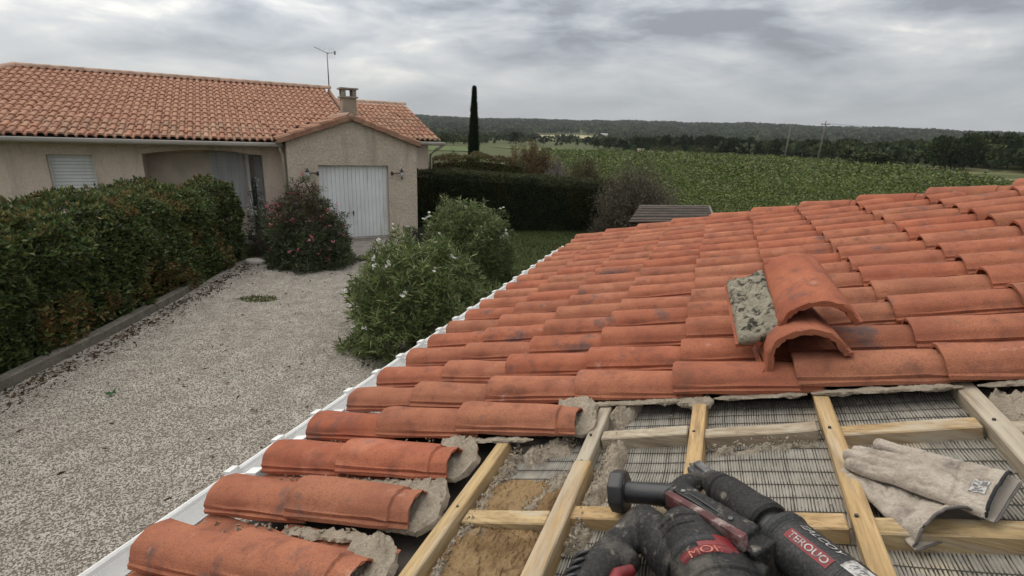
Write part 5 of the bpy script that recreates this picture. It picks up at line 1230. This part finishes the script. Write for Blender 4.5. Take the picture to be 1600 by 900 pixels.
    for k in range(6):
        p = RP(.150-.020*k, 1.268-.003*k, .006)
        m.tube([p+rN*.0435*math.sin(q)-rU*(.0435*math.cos(q))-rE*.010*math.cos(q) for q in np.linspace(.15, 1.5, 8)], [.002, .004, .0048, .005, .005, .0048, .004, .002], 6)
    tag(m.obj('grip_rib', M['blackplastic'], hd, True), kind='stuff')
    m = MB(); m.tube([RP(.150, 1.345, .016), RP(.125, 1.322, .022), RP(.095, 1.320, .024), RP(.06, 1.335, .022), RP(.04, 1.355, .018)], [.010, .015, .017, .016, .010], 12); remeshed('trigger', m, M['redplastic'], hd, .003, 4)
    # side handle with its end disc
    K0, K1 = RP(.362, 1.283, .032), RP(.352, 1.42, .028); kd = norm(K1-K0); m = MB()
    lathe(m, K0, kd, [(.010, .027), (.016, .0235), (.05, .0228), (.12, .0245), (.150, .025)], 24, rN); o = m.obj('side_handle', M['blackplastic'], root); smooth_by_angle(o, 40); sh = o
    m = MB(); n = 8
    lathe(m, K0, kd, [(-.004, .014), (-.006, .034), (-.018, .040), (-.016, .047), (.010, .048), (.017, .044), (.018, .02)], 8, rN); o = m.obj('handle_disc', M['blackplastic'], sh); bevel(o, .003, 2)
hammer()
# ------------------------------------------------------------------ work gloves
def glove(root, org, du, dv, fingers, palm, u_end, mouth, bind, seed, st=.0019, low=.016, tag_label=False, crease=.055, arch=None):
    """leather glove lying flat: u from cuff (0) to finger tips, v across. Two sheets sewn round the outline, open at the cuff"""
    def wv(d): return d[0]*rE+d[1]*rU+d[2]*rN
    u = norm(wv(du)); v = wv(dv); v = norm(v-u*(u@v)); w_ = np.cross(u, v); w_ = w_ if w_@rN > 0 else -w_
    U = np.arange(u_end-low-.004, .262, st); Vv = np.arange(-.085, .0851, st); X, Y = np.meshgrid(U, Vv, indexing='ij')
    def capsule(p, q, r0, r1):
        p, q = np.array(p), np.array(q); d = q-p; t = np.clip(((X-p[0])*d[0]+(Y-p[1])*d[1])/(d@d), 0, 1); rr = r0+(r1-r0)*t
        return rr-np.hypot(X-p[0]-d[0]*t, Y-p[1]-d[1]*t), rr
    S = np.full(X.shape, -1.); Hh = np.zeros(X.shape)
    for f in fingers:
        for k in range(len(f)-1):
            sd, rr = capsule(f[k][:2], f[k+1][:2], f[k][2], f[k+1][2]); x = np.clip(1-sd/rr, 0, 1); S = np.maximum(S, sd); Hh = np.maximum(Hh, f[k][3]*np.sqrt(1-x**2.2))
    pu = np.array([p[0] for p in palm]); lo = np.interp(X, pu, [p[1] for p in palm]); hi = np.interp(X, pu, [p[2] for p in palm])
    sp = np.minimum(np.minimum(Y-lo, hi-Y), palm[-1][0]-X); pin = np.where(X < crease, .022, .030); x = np.clip(1-sp/pin, 0, 1)
    ph = np.interp(X, pu, [p[3] for p in palm])*np.sqrt(np.clip(1-x**2, 0, 1))
    S = np.maximum(S, sp); Hh = np.maximum(Hh, np.where(sp > 0, ph, 0))
    gu, gv = np.gradient(S, st); g = np.sqrt(gu**2+gv**2)+1e-6
    inside = S > -st*1.2
    Xs = np.where(S < 0, X-S*gu/g**2, X); Ys = np.where(S < 0, Y-S*gv/g**2, Y); Hs = np.where(S <= 0, 0, Hh)
    m = np.clip((mouth[0]-X)/(mouth[0]-u_end), 0, 1)**1.5; acr = np.clip(1-(Y/.064)**2, 0, 1)
    lift = mouth[1]*m*acr**.7
    q = np.stack([X, Y, 0*X], -1).reshape(-1, 3)+[seed, 0, 0]
    def nz(sc, o=2): return fbm(q, sc, o).reshape(X.shape)
    wr = 1-np.abs(nz(20, 2)); wr2 = 1-np.abs(nz(46, 2)); edge = np.clip(S/.010, 0, 1)
    bump = (.0030*nz(16, 3)-.0034*np.clip(wr-.80, 0, 1)/.2-.0016*np.clip(wr2-.82, 0, 1)/.18+.0008*nz(120, 2))*edge
    cr = -.0040*np.exp(-((X-crease-.006*np.sin(Y*40))/.0032)**2)*edge if crease else 0
    top = Hs+lift+bump+cr; bot = -Hs*.25-.0015+.3*bump*(1-m); sag = .007*nz(7, 2)
    if arch is not None: sag = sag+arch*X
    n0, n1 = X.shape
    def sheet(z, ucut, name, mat):
        ok = inside & (X >= ucut-1e-9); idx = -np.ones(X.shape, int); idx[ok] = np.arange(ok.sum())
        F = np.stack([idx[:-1, :-1], idx[1:, :-1], idx[1:, 1:], idx[:-1, 1:]], -1).reshape(-1, 4); F = F[(F >= 0).all(1)]
        P = org+Xs[ok][:, None]*u+Ys[ok][:, None]*v+(z+sag)[ok][:, None]*w_
        return obj(name, P, F, mat, root, smooth=True)
    i0 = np.argmin(abs(U-u_end)); i1 = np.argmin(abs(U-(u_end-low)))
    sheet(top, U[i0], 'glove_back', M['leather']); sheet(bot, U[i1], 'glove_palm', M['cuffcloth'])
    def edge_line(i, z):
        js = np.where(S[i] >= 0)[0]; return [org+u*X[i, j]+v*Y[i, j]+w_*(z[i, j]+sag[i, j]) for j in js[::2]]
    A = edge_line(i0, top); B = edge_line(i1, bot)
    mb = MB(); mb.tube(A, [.0016]+[.0028]*(len(A)-2)+[.0016], 6); mb.obj('cuff_binding', M[bind], root, True)
    mb = MB(); mb.tube(B, [.0016]+[.0024]*(len(B)-2)+[.0016], 6); mb.obj('cuff_binding', M['binding'], root, True)
    if tag_label:
        a0, a1, b0, b1 = u_end+.012, u_end+.036, -.028, .004; k = 7
        def at(uu, vv, l): 
            i = int(np.argmin(abs(U-uu))); j = int(np.argmin(abs(Vv-vv))); return org+u*uu+v*vv+w_*(top[i, j]+sag[i, j]+l)
        P = [at(a0+(a1-a0)*i/(k-1), b0+(b1-b0)*j/(k-1), .0016) for i in range(k) for j in range(k)]
        lb = obj('cuff_label', P, grid_faces(k, k), M['label_worn'], root); mm = MB()
        for p0, p1, q0, q1 in ((.15, .45, .55, .9), (.15, .85, .1, .2), (.3, .8, .3, .38), (.6, .9, .5, .6)):
            mm.add([at(a0+(a1-a0)*x, b0+(b1-b0)*y, .0024) for x, y in ((p0, q0), (p1, q0), (p1, q1), (p0, q1))], [(0, 1, 2, 3)])
        mm.obj('label_print', M['label_print'], lb)
def gloves():
    root = thing('work_glove', 'lower grey suede glove of the pair, its wide bound cuff gaping to the front', 'glove', tuple(RP(.4, 1.85, -.02)), 'pair of work gloves')
    glove(root, RP(.372, 1.862, -.026), (.83, -.47, .05), (.47, .83, .06),
          [[(.09, -.034, .018, .013), (.15, -.034, .016, .013), (.178, -.030, .013, .011)], [(.09, -.010, .016, .014), (.16, -.012, .015, .014), (.192, -.010, .013, .012)], [(.08, .028, .018, .014), (.145, .028, .0145, .015), (.186, .016, .0135, .015)]],
          [(-.06, -.076, .072, .004), (-.02, -.074, .072, .005), (.03, -.060, .060, .012), (.08, -.052, .048, .017), (.12, -.048, .036, .015)], -.030, (.055, .052), 'binding', 5, low=.006, crease=0)
    root = thing('work_glove', 'upper grey suede glove of the pair, palm down with its cuff to the right', 'glove', tuple(RP(.45, 1.9, -.02)), 'pair of work gloves')
    glove(root, RP(.418, 1.946, .014), (.60, -.79, -.02), (.74, .60, .12),
          [[(.10, -.036, .017, .018), (.165, -.040, .0155, .017), (.205, -.038, .0135, .014)], [(.10, -.012, .0155, .020), (.17, -.014, .0150, .019), (.220, -.014, .0135, .015)], [(.10, .012, .0155, .019), (.165, .010, .0150, .018), (.212, .006, .0135, .014)], [(.095, .036, .016, .017), (.145, .044, .0150, .017), (.186, .047, .0135, .015)]],
          [(-.05, -.066, .062, .014), (.0, -.062, .058, .017), (.06, -.058, .056, .022), (.11, -.055, .055, .024), (.135, -.052, .054, .017)], -.030, (.02, .012), 'blackbinding', 1, low=.011, tag_label=True, crease=.030)
gloves()

def haze():
    m = MB(); m.box((-2600, -400, -12), (5200, 0, 0), (0, 2700, 0), (0, 0, 95)); mt = bpy.data.materials.new('haze'); mt.use_nodes = True; N = mt.node_tree.nodes; N.clear()
    o_ = N.new('ShaderNodeOutputMaterial'); v = N.new('ShaderNodeVolumePrincipled'); v.inputs['Density'].default_value = HAZE; v.inputs['Color'].default_value = (.86, .90, .96, 1); v.inputs['Anisotropy'].default_value = .2
    mt.node_tree.links.new(v.outputs[0], o_.inputs['Volume']); tag(m.obj('haze', mt, origin=(0, 0, 0)), kind='stuff')
HAZE = .00011
haze()
